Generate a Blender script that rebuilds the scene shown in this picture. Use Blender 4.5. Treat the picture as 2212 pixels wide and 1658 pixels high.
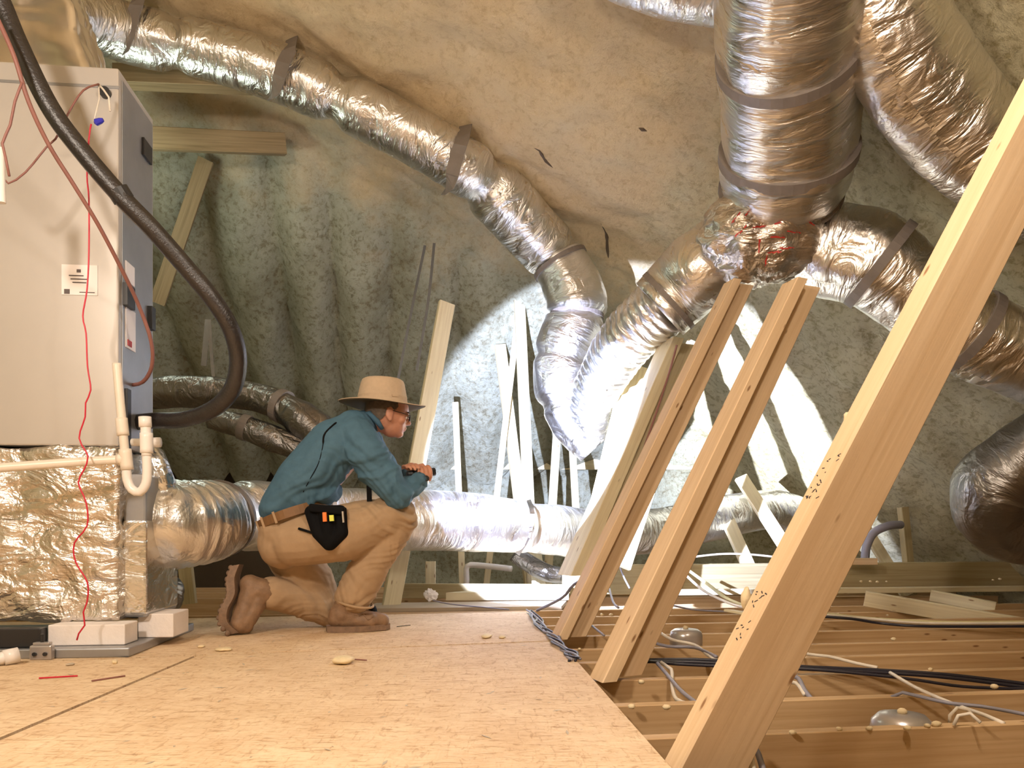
import bpy, bmesh, math, random
from mathutils import Vector, Matrix, noise, Quaternion
random.seed(7)
for o in list(bpy.data.objects): bpy.data.objects.remove(o)
SC = bpy.context.scene
COL = SC.collection
# ---------------------------------------------------------------- camera
F = 1700.0; HX = 1106.0; HY = 1150.0; EYE = 0.45
def P(px, py, Y):                       # a pixel at a depth Y (metres in front of the camera)
    return Vector(((px-HX)*Y/F, Y, EYE-(py-HY)*Y/F))
cam = bpy.data.objects.new('camera', bpy.data.cameras.new('camera'))
COL.objects.link(cam)
cam.location = (0, 0, EYE); cam.rotation_euler = (math.pi/2, 0, 0)
cam.data.sensor_width = 36; cam.data.lens = F/2212*36; cam.data.shift_y = (HY-829)/2212
cam.data.clip_start = .05; cam.data.clip_end = 60
SC.camera = cam
# ---------------------------------------------------------------- world and light
wd = bpy.data.worlds.new('world'); SC.world = wd; wd.use_nodes = True
wd.node_tree.nodes['Background'].inputs[0].default_value = (1, .85, .65, 1)
wd.node_tree.nodes['Background'].inputs[1].default_value = .05
def lamp(name, kind, loc, to, power, col, **kw):
    l = bpy.data.lights.new(name, kind); o = bpy.data.objects.new(name, l); COL.objects.link(o)
    o.location = loc; l.energy = power; l.color = col
    o.rotation_euler = (Vector(to)-Vector(loc)).to_track_quat('-Z', 'Y').to_euler()
    for k, v in kw.items(): setattr(l, k, v)
    return o
lamp('work_lamp', 'POINT', (-1.45, .3, 2.0), (.1, 3.6, 0), 112, (1, .86, .72), shadow_soft_size=.14)
lamp('overhead_fill', 'POINT', (.60, 1.0, 2.15), (1.3, 3.2, 0), 54, (1, .85, .70), shadow_soft_size=.12)  # added fill to brighten ceiling and joist tops, not a visible lamp
lamp('rear_foam_fill', 'POINT', (-2.3, 4.6, 2.4), (0, 5, 1), 9, (.86, 1, .86), shadow_soft_size=.15)  # added greenish fill to shade the back foam folds, no known source
TORCH = P(944, 1017, 3.70)
lamp('torch_beam', 'SPOT', TORCH, P(1240, 1035, 5.4), 950, (.58, .67, 1), spot_size=math.radians(68), spot_blend=.12, shadow_soft_size=.012)
lamp('torch_hot_spot', 'SPOT', TORCH, P(1420, 975, 5.4), 1500, (.80, .86, 1), spot_size=math.radians(38), spot_blend=.9, shadow_soft_size=.012)
SC.view_settings.view_transform = 'Standard'; SC.view_settings.look = 'None'
SC.view_settings.exposure = 0.9; SC.view_settings.gamma = 1
SC.view_settings.use_curve_mapping = False
# ---------------------------------------------------------------- helpers
ORG = {}
def tag(o, label=None, cat=None, group=None, kind=None):
    if label: o['label'] = label
    if cat: o['category'] = cat
    if group: o['group'] = group
    if kind: o['kind'] = kind
    return o
def obj(name, geo, mat=None, parent=None, smooth=False, label=None, cat=None, group=None, kind=None):
    vs, fs = geo[0], geo[1]; uv = geo[2] if len(geo) > 2 else None
    vs = [Vector(v) for v in vs]
    if parent is not None: org = ORG[parent.name]
    else:
        n = len(vs); org = Vector((sum(v.x for v in vs)/n, sum(v.y for v in vs)/n, min(v.z for v in vs)))
    me = bpy.data.meshes.new(name)
    me.from_pydata([v-org for v in vs], [], fs)
    if uv:
        l = me.uv_layers.new(name='UVMap')
        for p in me.polygons:
            for k, li in enumerate(p.loop_indices): l.data[li].uv = uv[p.index][k]
    if smooth: me.polygons.foreach_set('use_smooth', [True]*len(me.polygons))
    me.update()
    o = bpy.data.objects.new(name, me); COL.objects.link(o)
    if mat: me.materials.append(mat)
    if parent is not None: o.parent = parent
    else: o.location = org
    ORG[o.name] = org
    return tag(o, label, cat, group, kind)
def top(name, label, cat, loc, group=None):
    o = bpy.data.objects.new(name, None); COL.objects.link(o); o.location = loc; o.empty_display_size = .05
    ORG[o.name] = Vector(loc)
    return tag(o, label, cat, group)
def join(*gs):
    V, Fc, U = [], [], []; hasuv = all(len(g) > 2 and g[2] for g in gs)
    for g in gs:
        b = len(V); V += list(g[0]); Fc += [tuple(i+b for i in f) for f in g[1]]
        if hasuv: U += g[2]
    return (V, Fc, U if hasuv else None)
def frame(d, roll=0.):
    d = d.normalized()
    a = d.cross(Vector((0, 1, 0)))
    if a.length < .05: a = Vector((1, 0, 0)) if abs(d.x) < .9 else Vector((0, 0, 1))
    a = (a-d*a.dot(d)).normalized(); b = d.cross(a).normalized()
    c, s = math.cos(roll), math.sin(roll)
    return a*c+b*s, b*c-a*s
def bar(p0, p1, w, t, roll=0., ch=.003, off=(0, 0), cut=None):
    """square-edged timber; cut = end plane heights make the ends horizontal"""
    p0, p1 = Vector(p0), Vector(p1); d = (p1-p0); L = d.length; a, b = frame(d, math.radians(roll)); dn = d.normalized()
    w2, t2 = w/2, t/2; c = min(ch, w2*.4, t2*.4)
    sec = [(-w2+c, -t2), (w2-c, -t2), (w2, -t2+c), (w2, t2-c), (w2-c, t2), (-w2+c, t2), (-w2, t2-c), (-w2, -t2+c)]
    sec = [(x+off[0], y+off[1]) for x, y in sec]
    V = []
    for q in (p0, p1):
        for x, y in sec:
            v = q+a*x+b*y
            if cut and abs(dn.z) > .3: v = v+dn*((q.z-v.z)/dn.z)
            V.append(v)
    per = [0]
    for i in range(8):
        x0, y0 = sec[i]; x1, y1 = sec[(i+1) % 8]; per.append(per[-1]+math.hypot(x1-x0, y1-y0))
    Fc, U = [], []
    for i in range(8):
        j = (i+1) % 8; Fc.append((i, j, 8+j, 8+i)); U.append([(per[i], 0), (per[i+1], 0), (per[i+1], L), (per[i], L)])
    Fc.append(tuple(range(7, -1, -1))); U.append([sec[i] for i in range(7, -1, -1)])
    Fc.append(tuple(range(8, 16))); U.append([sec[i] for i in range(8)])
    return V, Fc, U
def box(c, s, rz=0., ch=.004, rx=0., ry=0.):
    """chamfered box centre c size s turned by rz"""
    x, y, z = [k/2 for k in s]; h = min(ch, x*.45, y*.45, z*.45)
    bm = bmesh.new(); bmesh.ops.create_cube(bm, size=1)
    for v in bm.verts: v.co = Vector((v.co.x*2*x, v.co.y*2*y, v.co.z*2*z))
    if h > 0: bmesh.ops.bevel(bm, geom=bm.edges[:], offset=h, segments=2, affect='EDGES', profile=.5)
    M = Matrix.Translation(c) @ Matrix.Rotation(rz, 4, 'Z') @ Matrix.Rotation(ry, 4, 'Y') @ Matrix.Rotation(rx, 4, 'X')
    bmesh.ops.transform(bm, matrix=M, verts=bm.verts); bm.verts.index_update()
    g = ([v.co.copy() for v in bm.verts], [tuple(v.index for v in f.verts) for f in bm.faces]); bm.free()
    return g
def spline(pts, step=.03, rad=None):
    n = len(pts); out, R = [], []
    for i in range(n-1):
        p0 = pts[max(i-1, 0)]; p1 = pts[i]; p2 = pts[i+1]; p3 = pts[min(i+2, n-1)]
        k = max(1, int((p2-p1).length/step))
        for j in range(k):
            t = j/k
            out.append(.5*((2*p1)+(p2-p0)*t+(2*p0-5*p1+4*p2-p3)*t*t+(3*p1-p0-3*p2+p3)*t**3))
            if rad: s = t*t*(3-2*t); R.append(rad[i]*(1-s)+rad[i+1]*s)
    out.append(pts[-1].copy())
    if rad: R.append(rad[-1])
    return out, R
def sweep(path, radii, n=16, disp=None, flat=1., cap=True):
    V, Fc, U = [], [], []; m = len(path)
    t0 = (path[1]-path[0]).normalized(); a = t0.orthogonal().normalized(); s = 0; S = []
    for i, p in enumerate(path):
        t = (path[min(i+1, m-1)]-path[max(i-1, 0)]).normalized()
        a = (a-t*a.dot(t)).normalized(); b = t.cross(a)
        if i: s += (p-path[i-1]).length
        S.append(s)
        for k in range(n):
            th = 2*math.pi*k/n; r = radii[i] if hasattr(radii, '__len__') else radii
            dr = a*math.cos(th)+b*math.sin(th)
            if disp: r = r*disp(dr, s, th, p)
            V.append(p+dr*r)
    for i in range(m-1):
        for k in range(n):
            j = (k+1) % n; Fc.append((i*n+k, i*n+j, (i+1)*n+j, (i+1)*n+k))
            U.append([(k/n, S[i]), ((k+1)/n, S[i]), ((k+1)/n, S[i+1]), (k/n, S[i+1])])
    if cap:
        Fc.append(tuple(range(n-1, -1, -1))); U.append([(0, 0)]*n)
        Fc.append(tuple((m-1)*n+k for k in range(n))); U.append([(0, 0)]*n)
    return V, Fc, U
def lathe(c, prof, n=24, M=None):
    """prof [(r,z)] around +Z at c"""
    V, Fc = [], []
    for r, z in prof:
        for k in range(n):
            th = 2*math.pi*k/n; v = Vector((r*math.cos(th), r*math.sin(th), z))
            if M: v = M @ v
            V.append(v+Vector(c))
    for i in range(len(prof)-1):
        for k in range(n):
            j = (k+1) % n; Fc.append((i*n+k, i*n+j, (i+1)*n+j, (i+1)*n+k))
    Fc.append(tuple(range(n-1, -1, -1))); Fc.append(tuple((len(prof)-1)*n+k for k in range(n)))
    return V, Fc
def rod(p0, p1, r, n=14): return sweep([Vector(p0), Vector(p1)], r, n)
def ball(c, r, n=10, rot=None, seed=None):
    rx, ry, rz = r if hasattr(r, '__len__') else (r, r, r)
    V, Fc = [], []; m = n//2+1
    for i in range(m+1):
        ph = math.pi*i/m
        for k in range(n):
            th = 2*math.pi*k/n; v = Vector((rx*math.sin(ph)*math.cos(th), ry*math.sin(ph)*math.sin(th), rz*math.cos(ph)))
            if seed is not None: v *= 1+.35*noise.noise(v*(1.6/max(rx, ry, rz))+Vector((seed, 0, 0)))
            if rot: v = rot @ v
            V.append(v+Vector(c))
    for i in range(m):
        for k in range(n):
            j = (k+1) % n; Fc.append((i*n+k, (i+1)*n+k, (i+1)*n+j, i*n+j))
    return V, Fc
# ---------------------------------------------------------------- materials
def mat(name, base=(.8, .8, .8), rough=.6, metal=0., spec=.5):
    m = bpy.data.materials.new(name); m.use_nodes = True; nt = m.node_tree
    b = nt.nodes['Principled BSDF']; b.inputs['Base Color'].default_value = (*base, 1)
    b.inputs['Roughness'].default_value = rough; b.inputs['Metallic'].default_value = metal
    b.inputs['Specular IOR Level'].default_value = spec
    return m, nt, b
def N(nt, t, **kw):
    n = nt.nodes.new(t)
    for k, v in kw.items():
        if k in n.inputs: n.inputs[k].default_value = v
        else: setattr(n, k, v)
    return n
def coords(nt, kind='Object', scale=(1, 1, 1)):
    c = N(nt, 'ShaderNodeTexCoord'); mp = N(nt, 'ShaderNodeMapping'); mp.inputs['Scale'].default_value = scale
    nt.links.new(c.outputs[kind], mp.inputs[0]); return mp.outputs[0]
def nz(nt, co, scale, detail=4, rough=.55, dist=0.):
    n = N(nt, 'ShaderNodeTexNoise'); n.inputs['Scale'].default_value = scale; n.inputs['Detail'].default_value = detail
    n.inputs['Roughness'].default_value = rough; n.inputs['Distortion'].default_value = dist
    nt.links.new(co, n.inputs['Vector']); return n.outputs['Fac']
def ramp(nt, fac, stops):
    r = N(nt, 'ShaderNodeValToRGB'); e = r.color_ramp.elements
    while len(e) < len(stops): e.new(.5)
    for k, (p, c) in enumerate(stops): e[k].position = p; e[k].color = (*c, 1)
    nt.links.new(fac, r.inputs[0]); return r.outputs[0]
def mixc(nt, fac, a, b, mode='MIX'):
    m = N(nt, 'ShaderNodeMix', data_type='RGBA', blend_type=mode)
    for s, v in ((m.inputs[0], fac), (m.inputs[6], a), (m.inputs[7], b)):
        if hasattr(v, 'is_linked'): nt.links.new(v, s)
        else: s.default_value = v if not isinstance(v, tuple) else (*v, 1)
    return m.outputs[2]
def bump(nt, b, h, st=.5, dist=.02, prev=None):
    n = N(nt, 'ShaderNodeBump'); n.inputs['Strength'].default_value = st; n.inputs['Distance'].default_value = dist
    nt.links.new(h, n.inputs['Height'])
    if prev: nt.links.new(prev, n.inputs['Normal'])
    if b is not None: nt.links.new(n.outputs[0], b.inputs['Normal'])
    return n.outputs[0]
def simple(name, base, rough=.6, metal=0., var=.12, sc=8, bs=0., bd=.004, kind='Object', spec=.5):
    m, nt, b = mat(name, base, rough, metal, spec); co = coords(nt, kind); f = nz(nt, co, sc, 5)
    c = ramp(nt, f, [(.25, tuple(k*(1-var) for k in base)), (.75, tuple(min(1, k*(1+var)) for k in base))])
    nt.links.new(c, b.inputs['Base Color'])
    if bs: bump(nt, b, nz(nt, co, sc*4, 4), bs, bd)
    return m
def foam(name, c1, c2, c3):
    m, nt, b = mat(name, c1, .55, 0, .35); co = coords(nt)
    f = nz(nt, co, 2.2, 5, .6, .4); c = ramp(nt, f, [(.25, c2), (.5, c1), (.8, c3)])
    g = nz(nt, co, 26, 6, .65, .6); g2 = ramp(nt, g, [(.3, (.62, .56, .42)), (.5, (1, 1, 1))])
    c = mixc(nt, .55, c, g2, 'MULTIPLY'); nt.links.new(c, b.inputs['Base Color'])
    n1 = bump(nt, None, nz(nt, co, 7, 3, .5, .8), .6, .05)
    v = N(nt, 'ShaderNodeTexVoronoi', feature='SMOOTH_F1'); v.inputs['Scale'].default_value = 17
    mp = nz(nt, co, 9, 3); ad = N(nt, 'ShaderNodeVectorMath', operation='ADD'); sc_ = N(nt, 'ShaderNodeVectorMath', operation='SCALE'); sc_.inputs['Scale'].default_value = .25
    cb = N(nt, 'ShaderNodeCombineXYZ'); nt.links.new(mp, cb.inputs[0]); nt.links.new(mp, cb.inputs[1]); nt.links.new(cb.outputs[0], sc_.inputs[0])
    nt.links.new(co, ad.inputs[0]); nt.links.new(sc_.outputs[0], ad.inputs[1]); nt.links.new(ad.outputs[0], v.inputs['Vector'])
    n2 = bump(nt, None, v.outputs['Distance'], -.35, .03, n1) if False else n1
    bump(nt, b, nz(nt, co, 30, 6, .7, .5), .55, .02, n2)
    return m
def roof_foam():
    m, nt, b = mat('spray_foam_roof', (.6, .5, .3), .55, 0, .35)
    g = N(nt, 'ShaderNodeNewGeometry'); co = g.outputs['Position']; f = nz(nt, co, 2.2, 5, .6, .4); ff = nz(nt, co, 3, 4)
    fine = nz(nt, co, 22, 6, .7, .35); fine2 = nz(nt, co, 24, 7, .75, .35)
    cA = ramp(nt, f, [(.25, (.70, .53, .30)), (.5, (.79, .62, .38)), (.8, (.85, .70, .46))]); cA = mixc(nt, .5, cA, ramp(nt, fine, [(.33, (.66, .56, .4)), (.5, (1, 1, 1))]), 'MULTIPLY')
    cB = ramp(nt, f, [(.25, (.31, .29, .20)), (.5, (.46, .47, .37)), (.8, (.60, .62, .52))])
    cB = mixc(nt, .85, cB, ramp(nt, fine2, [(.38, (.50, .43, .32)), (.50, (.92, .9, .86)), (.62, (1, 1, 1))]), 'MULTIPLY')
    cC = ramp(nt, f, [(.25, (.50, .45, .26)), (.5, (.64, .58, .38)), (.8, (.74, .68, .47))]); cC = mixc(nt, .75, cC, ramp(nt, fine, [(.38, (.5, .44, .3)), (.52, (1, 1, 1))]), 'MULTIPLY')
    def fac(off, nx_, ny_):
        d = N(nt, 'ShaderNodeVectorMath', operation='DOT_PRODUCT'); d.inputs[1].default_value = (nx_, ny_, 0); nt.links.new(co, d.inputs[0])
        a1 = N(nt, 'ShaderNodeMath', operation='ADD'); a1.inputs[1].default_value = off; nt.links.new(d.outputs['Value'], a1.inputs[0])
        w = N(nt, 'ShaderNodeMath', operation='MULTIPLY_ADD'); w.inputs[1].default_value = .9; nt.links.new(ff, w.inputs[0]); nt.links.new(a1.outputs[0], w.inputs[2])
        r = N(nt, 'ShaderNodeMapRange'); r.inputs['From Min'].default_value = .2; r.inputs['From Max'].default_value = .65; nt.links.new(w.outputs[0], r.inputs[0]); return r.outputs[0]
    c = mixc(nt, fac(-4.37, -.277, .73), cA, cB)
    c = mixc(nt, fac(-1.13, .582, .082), c, mixc(nt, fac(-3.24, -.859, .648), cC, cB))
    nt.links.new(c, b.inputs['Base Color'])
    n1 = bump(nt, None, nz(nt, co, 6, 3, .5, .5), .38, .06); n2 = bump(nt, None, fine, .55, .03, n1); bump(nt, b, fine2, .75, .03, n2)
    return m
M_ROOF = roof_foam()
M_FOAM = foam('spray_foam', (.66, .50, .27), (.50, .37, .18), (.76, .62, .38))
M_FOAMG = foam('spray_foam_old', (.50, .50, .34), (.36, .35, .22), (.62, .63, .48))
M_FOAMR = foam('spray_foam_side', (.58, .52, .33), (.46, .41, .24), (.68, .62, .42))
def wood(name, c1, c2, knots=True):
    m, nt, b = mat(name, c1, .62, 0, .3)
    co = coords(nt, 'UV', (60, 1.6, 1)); co2 = coords(nt, 'UV', (9, .9, 1)); obc = coords(nt, 'Object')
    g = nz(nt, co, 1, 4, .6, .6); c = ramp(nt, g, [(.3, c2), (.62, c1)])
    g2 = nz(nt, co2, 1.2, 3, .5, .8); c = mixc(nt, .35, c, ramp(nt, g2, [(.35, (.72, .62, .5)), (.65, (1, 1, 1))]), 'MULTIPLY')
    if knots:
        v = N(nt, 'ShaderNodeTexVoronoi'); v.inputs['Scale'].default_value = 1; v.inputs['Randomness'].default_value = 1
        nt.links.new(coords(nt, 'UV', (17, 5.0, 1)), v.inputs['Vector'])
        k = ramp(nt, v.outputs['Distance'], [(.05, (.28, .15, .07)), (.10, (1, 1, 1))]); c = mixc(nt, .8, c, k, 'MULTIPLY')
    nt.links.new(c, b.inputs['Base Color']); bump(nt, b, g, .25, .002)
    return m
M_WOOD = wood('pine', (.76, .57, .37), (.67, .48, .29))
M_JOIST = wood('joist_pine', (.62, .43, .24), (.52, .34, .17))
M_PALE = wood('pale_pine', (.78, .70, .48), (.66, .57, .37))
M_LVL = wood('laminated_beam', (.50, .42, .24), (.40, .32, .17), False)
M_OLDW = wood('foam_dusted_wood', (.30, .22, .12), (.20, .14, .07), False)
M_PLY = wood('old_board', (.62, .54, .42), (.48, .40, .30), False)
def osb():
    m, nt, b = mat('osb', (.8, .6, .4), .7, 0, .25); co = coords(nt, 'Object')
    base = ramp(nt, nz(nt, co, 5, 6, .7), [(.3, (.72, .53, .34)), (.7, (.86, .69, .48))])
    for sc, rot, st in (((14, 60, 1), .3, .55), ((60, 16, 1), .9, .4), ((25, 70, 1), -.5, .4)):
        c = N(nt, 'ShaderNodeTexCoord'); mp = N(nt, 'ShaderNodeMapping'); mp.inputs['Scale'].default_value = sc; mp.inputs['Rotation'].default_value = (0, 0, rot)
        nt.links.new(c.outputs['Object'], mp.inputs[0])
        n = nz(nt, mp.outputs[0], 1, 3, .6, 1.2); r = ramp(nt, n, [(.34, (.50, .33, .20)), (.41, (.92, .86, .78)), (.55, (1, 1, 1))])
        base = mixc(nt, st, base, r, 'MULTIPLY')
    big = ramp(nt, nz(nt, co, 1.3, 3), [(.3, (.86, .82, .76)), (.6, (1, 1, 1))]); base = mixc(nt, .6, base, big, 'MULTIPLY')
    nt.links.new(base, b.inputs['Base Color']); bump(nt, b, nz(nt, co, 60, 4), .25, .003)
    return m
M_OSB = osb()
M_OSBE = simple('osb_edge', (.45, .33, .2), .8, sc=40)
def foil(name, base=(.78, .76, .73), rough=.22, kind='UV', a=1., b_=1., tint=None):
    m, nt, b = mat(name, base, rough, 1.0)
    # crinkled polyester/foil jacket: long folds + fine crinkles
    if kind == 'UV':
        c1 = coords(nt, 'UV', (5, 9, 1)); c2 = coords(nt, 'UV', (10, 70, 1)); c3 = coords(nt, 'UV', (40, 40, 1))
    else:
        c1 = coords(nt, 'Object', (5, 5, 9)); c2 = coords(nt, 'Object', (14, 14, 34)); c3 = coords(nt, 'Object', (30, 30, 30))
    h1 = nz(nt, c1, 1, 3, .5, 1.5); h2 = nz(nt, c2, 1, 4, .6, 1.2); h3 = nz(nt, c3, 1, 3, .6, 1.)
    n1 = bump(nt, None, h1, .5*a, .05); n2 = bump(nt, None, h2, .28*b_, .012, n1); bump(nt, b, h3, .25*b_, .008, n2)
    r = N(nt, 'ShaderNodeMapRange'); r.inputs['To Min'].default_value = rough*.55; r.inputs['To Max'].default_value = rough*1.7
    nt.links.new(h1, r.inputs[0]); nt.links.new(r.outputs[0], b.inputs['Roughness'])
    if tint:
        c = ramp(nt, nz(nt, c1, 1.3, 3), [(.35, tint), (.65, base)]); nt.links.new(c, b.inputs['Base Color'])
    return m
M_FOIL = foil('foil_jacket', rough=.27)
M_FOILB = foil('foil_jacket_bright', (.86, .86, .87), .30)
M_FOILD = foil('foil_jacket_unlit', (.24, .225, .21), .30)  # foil with darkened base colour, standing for ducts that get no light
M_FOILO = foil('foil_wrap', (.80, .78, .76), .3, 'Object', 1.3, 1.6, tint=(.70, .62, .54))
M_TAPE = foil('foil_tape', (.80, .82, .83), .22, 'Object', .5, .6)
M_STRAP = simple('strap', (.20, .17, .15), .55, .0, .1, 20)
M_BLACK = simple('black_foam', (.014, .011, .012), .36, 0, .4, 30, .5, .004, spec=.8)
M_BLK = simple('black_plastic', (.02, .02, .022), .4, var=.1)
M_SHEET = simple('painted_steel', (.58, .55, .52), .33, .35, .05, 3, .06, .002)
M_SHEETD = simple('galvanised_steel', (.38, .39, .41), .38, .7, .12, 6, .1, .002)
M_PVC = simple('pvc', (.80, .72, .62), .35, var=.06)
M_PVCW = simple('pvc_white', (.86, .82, .79), .3, var=.04)
M_RED = simple('red_wire', (.62, .02, .05), .4)
M_COPPER = simple('copper', (.35, .13, .09), .4, .3)
M_BROWN = simple('brown_cable', (.26, .11, .09), .5)
M_WHITEC = simple('white_cable', (.75, .68, .58), .5)
M_YELC = simple('yellow_cable', (.62, .56, .30), .5)
M_GREYC = simple('grey_cable', (.28, .27, .33), .45)
M_BLKC = simple('black_cable', (.02, .018, .03), .35)
M_EPS = simple('white_foam_block', (.85, .79, .76), .8, var=.04, sc=20, bs=.3)
M_PAPER = simple('label_paper', (.88, .84, .84), .6, var=.02)
M_INK = simple('ink', (.12, .1, .1), .7, var=.02)
M_REDINK = simple('red_ink', (.55, .04, .03), .5, var=.02)
M_BLUE = simple('blue_plastic', (.03, .03, .45), .35)
M_STEEL2 = simple('dull_steel', (.12, .12, .12), .5, .5)
M_GYP = simple('ceiling_board', (.38, .30, .20), .9)
M_UNLIT = simple('unlit_dark', (.10, .07, .045), .9)  # shade put into the colour for the rear void, also used for cracks
M_CREAM = simple('cured_foam_chip', (.80, .66, .42), .7, var=.15, sc=30, bs=.4)
M_BOX = simple('grey_fixture', (.48, .45, .44), .28, .6)
# ---------------------------------------------------------------- setting: the foamed roof planes
def roofs(X, Y): return (4.23-.277*X-.27*Y, 8.6-Y, 5.36-.859*X-.352*Y)
def roof_z(X, Y):
    a, b, c = roofs(X, Y)
    v = Vector((X, Y, 0))
    k = .10
    zmin = min(a, b, c); s = sum(math.exp(-(q-zmin)/k) for q in (a, b, c)); z = zmin-k*math.log(s)+.0
    if Y > -.5:
        n1 = noise.noise(v*1.3); n2 = noise.noise(v*4.2+Vector((3, 1, 0))); n3 = noise.noise(v*11)
        z += .07*n1+.048*n2+.016*n3
        # ridges of foam billowing between rafters
        wb = max(0, min(1, (a-b)/.35+.1)) if b < c else 0
        wc = max(0, min(1, (a-c)/.3)) if c <= b else 0
        if wb:
            ph = X*11+.9*noise.noise(Vector((X*.8, Y*.5, 5)))*3
            fade = max(.15, min(1, (1.2-X)/2.6))
            z += -wb*fade*.26*(abs(math.sin(ph*.62))**.8)*(1+.5*n1)
        if wc:
            t = Y*.93-X*.38
            z += -wc*.05*abs(math.sin(t*5.2+n1*1.5))**.8
    return z
gx0, gx1, gy0, gy1, st = -4.2, 5.4, -3.0, 7.55, .03
nx = int((gx1-gx0)/st); ny = int((gy1-gy0)/st)
grid = {}
GV = []; cells = {0: [], 1: [], 2: []}
for j in range(ny+1):
    for i in range(nx+1):
        X = gx0+i*st; Y = gy0+j*st; GV.append((X, Y, roof_z(X, Y)))
for j in range(ny):
    for i in range(nx):
        X = gx0+(i+.5)*st; Y = gy0+(j+.5)*st; r = roofs(X, Y)
        if min(r) < -.3: continue
        q = j*(nx+1)+i; cells[r.index(min(r))].append((q, q+nx+1, q+nx+2, q+1))
for k, nm, mt in ((0, 'ceiling', M_ROOF), (1, 'wall_back', M_ROOF), (2, 'wall_right', M_ROOF)):
    used = {}; V = []; Fc = []
    for f in cells[k]:
        g = []
        for q in f:
            if q not in used: used[q] = len(V); V.append(GV[q])
            g.append(used[q])
        Fc.append(tuple(g))
    obj(nm, (V, Fc), mt, smooth=True, kind='structure')
# dark cracks in the foam, following its surface
def crack(nm, pts, lab):
    q = []
    for x, y in pts:
        lo, hi = 1., 9.
        for _ in range(40):
            m_ = (lo+hi)/2; p = P(x, y, m_)
            if p.z > min(roofs(p.x, p.y)) - .0 or False: hi = m_
            else: lo = m_
        m_ = lo-.35
        while m_ < lo+.4:
            p = P(x, y, m_)
            if p.z > roof_z(p.x, p.y): break
            m_ += .004
        q.append(P(x, y, m_))
    pth = spline(q, .03)[0]; n = len(pth)
    obj(nm, sweep(pth, [.002+.011*math.sin(math.pi*i/(n-1))*(.6+.6*random.random()) for i in range(n)], 8), M_UNLIT, label=lab, cat='crack')
crack('foam_crack', [(1148, 315), (1165, 325), (1180, 348), (1195, 362)], 'short dark crack in the middle of the foam ceiling')
crack('foam_crack', [(1298, 482), (1310, 505), (1312, 535), (1318, 575)], 'long dark crack low on the foam ceiling above the central elbow duct')
crack('foam_crack', [(2030, 40), (2045, 62), (2075, 70), (2110, 95)], 'dark crack in the foam at the top right corner')
crack('foam_crack', [(1378, 275), (1398, 283)], 'tiny dark nick in the foam ceiling right of the middle crack')
def wallgrid(x0, x1, y, z0, z1, fn=None, s=.05):
    V, Fc = [], []; n = int((x1-x0)/s); m = max(1, int((z1-z0)/s))
    for j in range(m+1):
        for i in range(n+1):
            X = x0+(x1-x0)*i/n; Z = z0+(z1-z0)*j/m; d = .05*noise.noise(Vector((X*3, Z*3, 9)))+.025*noise.noise(Vector((X*9, Z*9, 2)))
            V.append((X, y+d, Z))
    for j in range(m):
        for i in range(n): q = j*(n+1)+i; Fc.append((q, q+1, q+n+2, q+n+1))
    return V, Fc
obj('wall_rear_knee', wallgrid(-1.9, 4.0, 7.6, -.3, 1.25), M_ROOF, smooth=True, kind='structure')
obj('wall_rear_unlit', box((-3.1, 7.85, .4), (2.4, .08, 1.6)), M_UNLIT, kind='structure')  # dark colour stands for missing light in the rear left void
obj('wall_left', box((-4.25, 2.3, 2.5), (.1, 10.8, 5.8)), M_FOAMG, kind='structure')
obj('wall_front', box((.6, -3.05, 2.5), (9.8, .1, 5.8)), M_FOAM, kind='structure')
obj('floor', box((.6, 2.3, -.27), (9.8, 10.8, .03)), M_GYP, kind='structure')
obj('trim_1', bar((-1.9, 7.5, 1.10), (2.2, 7.5, 1.10), .10, .05), M_PALE, kind='structure')
# ---------------------------------------------------------------- floor joists
JA = math.tan(math.radians(8.5))
JY = [-1.6, -1.1, -.6, -.15, .25, .63, 1.02, 1.38, 1.76, 2.10, 2.46, 2.80, 3.12, 3.52, 3.93, 4.32, 4.70]
jl = ['front-most', 'very near', 'near']
ordn = ['nearest visible', 'second visible', 'third visible', 'fourth visible', 'fifth visible', 'sixth visible', 'seventh visible', 'eighth visible', 'ninth visible', 'tenth visible']
vis = [y for y in JY if y > 1.3]
for y in JY:
    x0, x1 = -3.3, 4.4
    g = bar((x0, y+x0*JA, -.1355), (x1, y+x1*JA, -.1355), .235, .04, 0, .002)
    if y in vis: lab = 'pine ceiling joist crossing the open bays, %s one counted from the camera' % ordn[vis.index(y)]
    else: lab = 'pine ceiling joist hidden beneath the chipboard deck behind the camera'
    obj('ceiling_joist', g, M_JOIST, label=lab, cat='joist', group='ceiling joists' if y > 1.3 else 'ceiling joists under the deck')
for k, y in enumerate((5.55, 6.1, 6.65)):
    lab = ['dim rear joist just behind the raised laminated beam', 'dim rear joist in the middle of the far bays', 'dim rear joist closest to the back foam wall'][k]
    obj('ceiling_joist', bar((-3.3, y+.02, -.1355), (3.6, y+.3, -.1355), .235, .04, 0, .002), M_JOIST, label=lab, cat='joist', group='rear joists')
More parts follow.
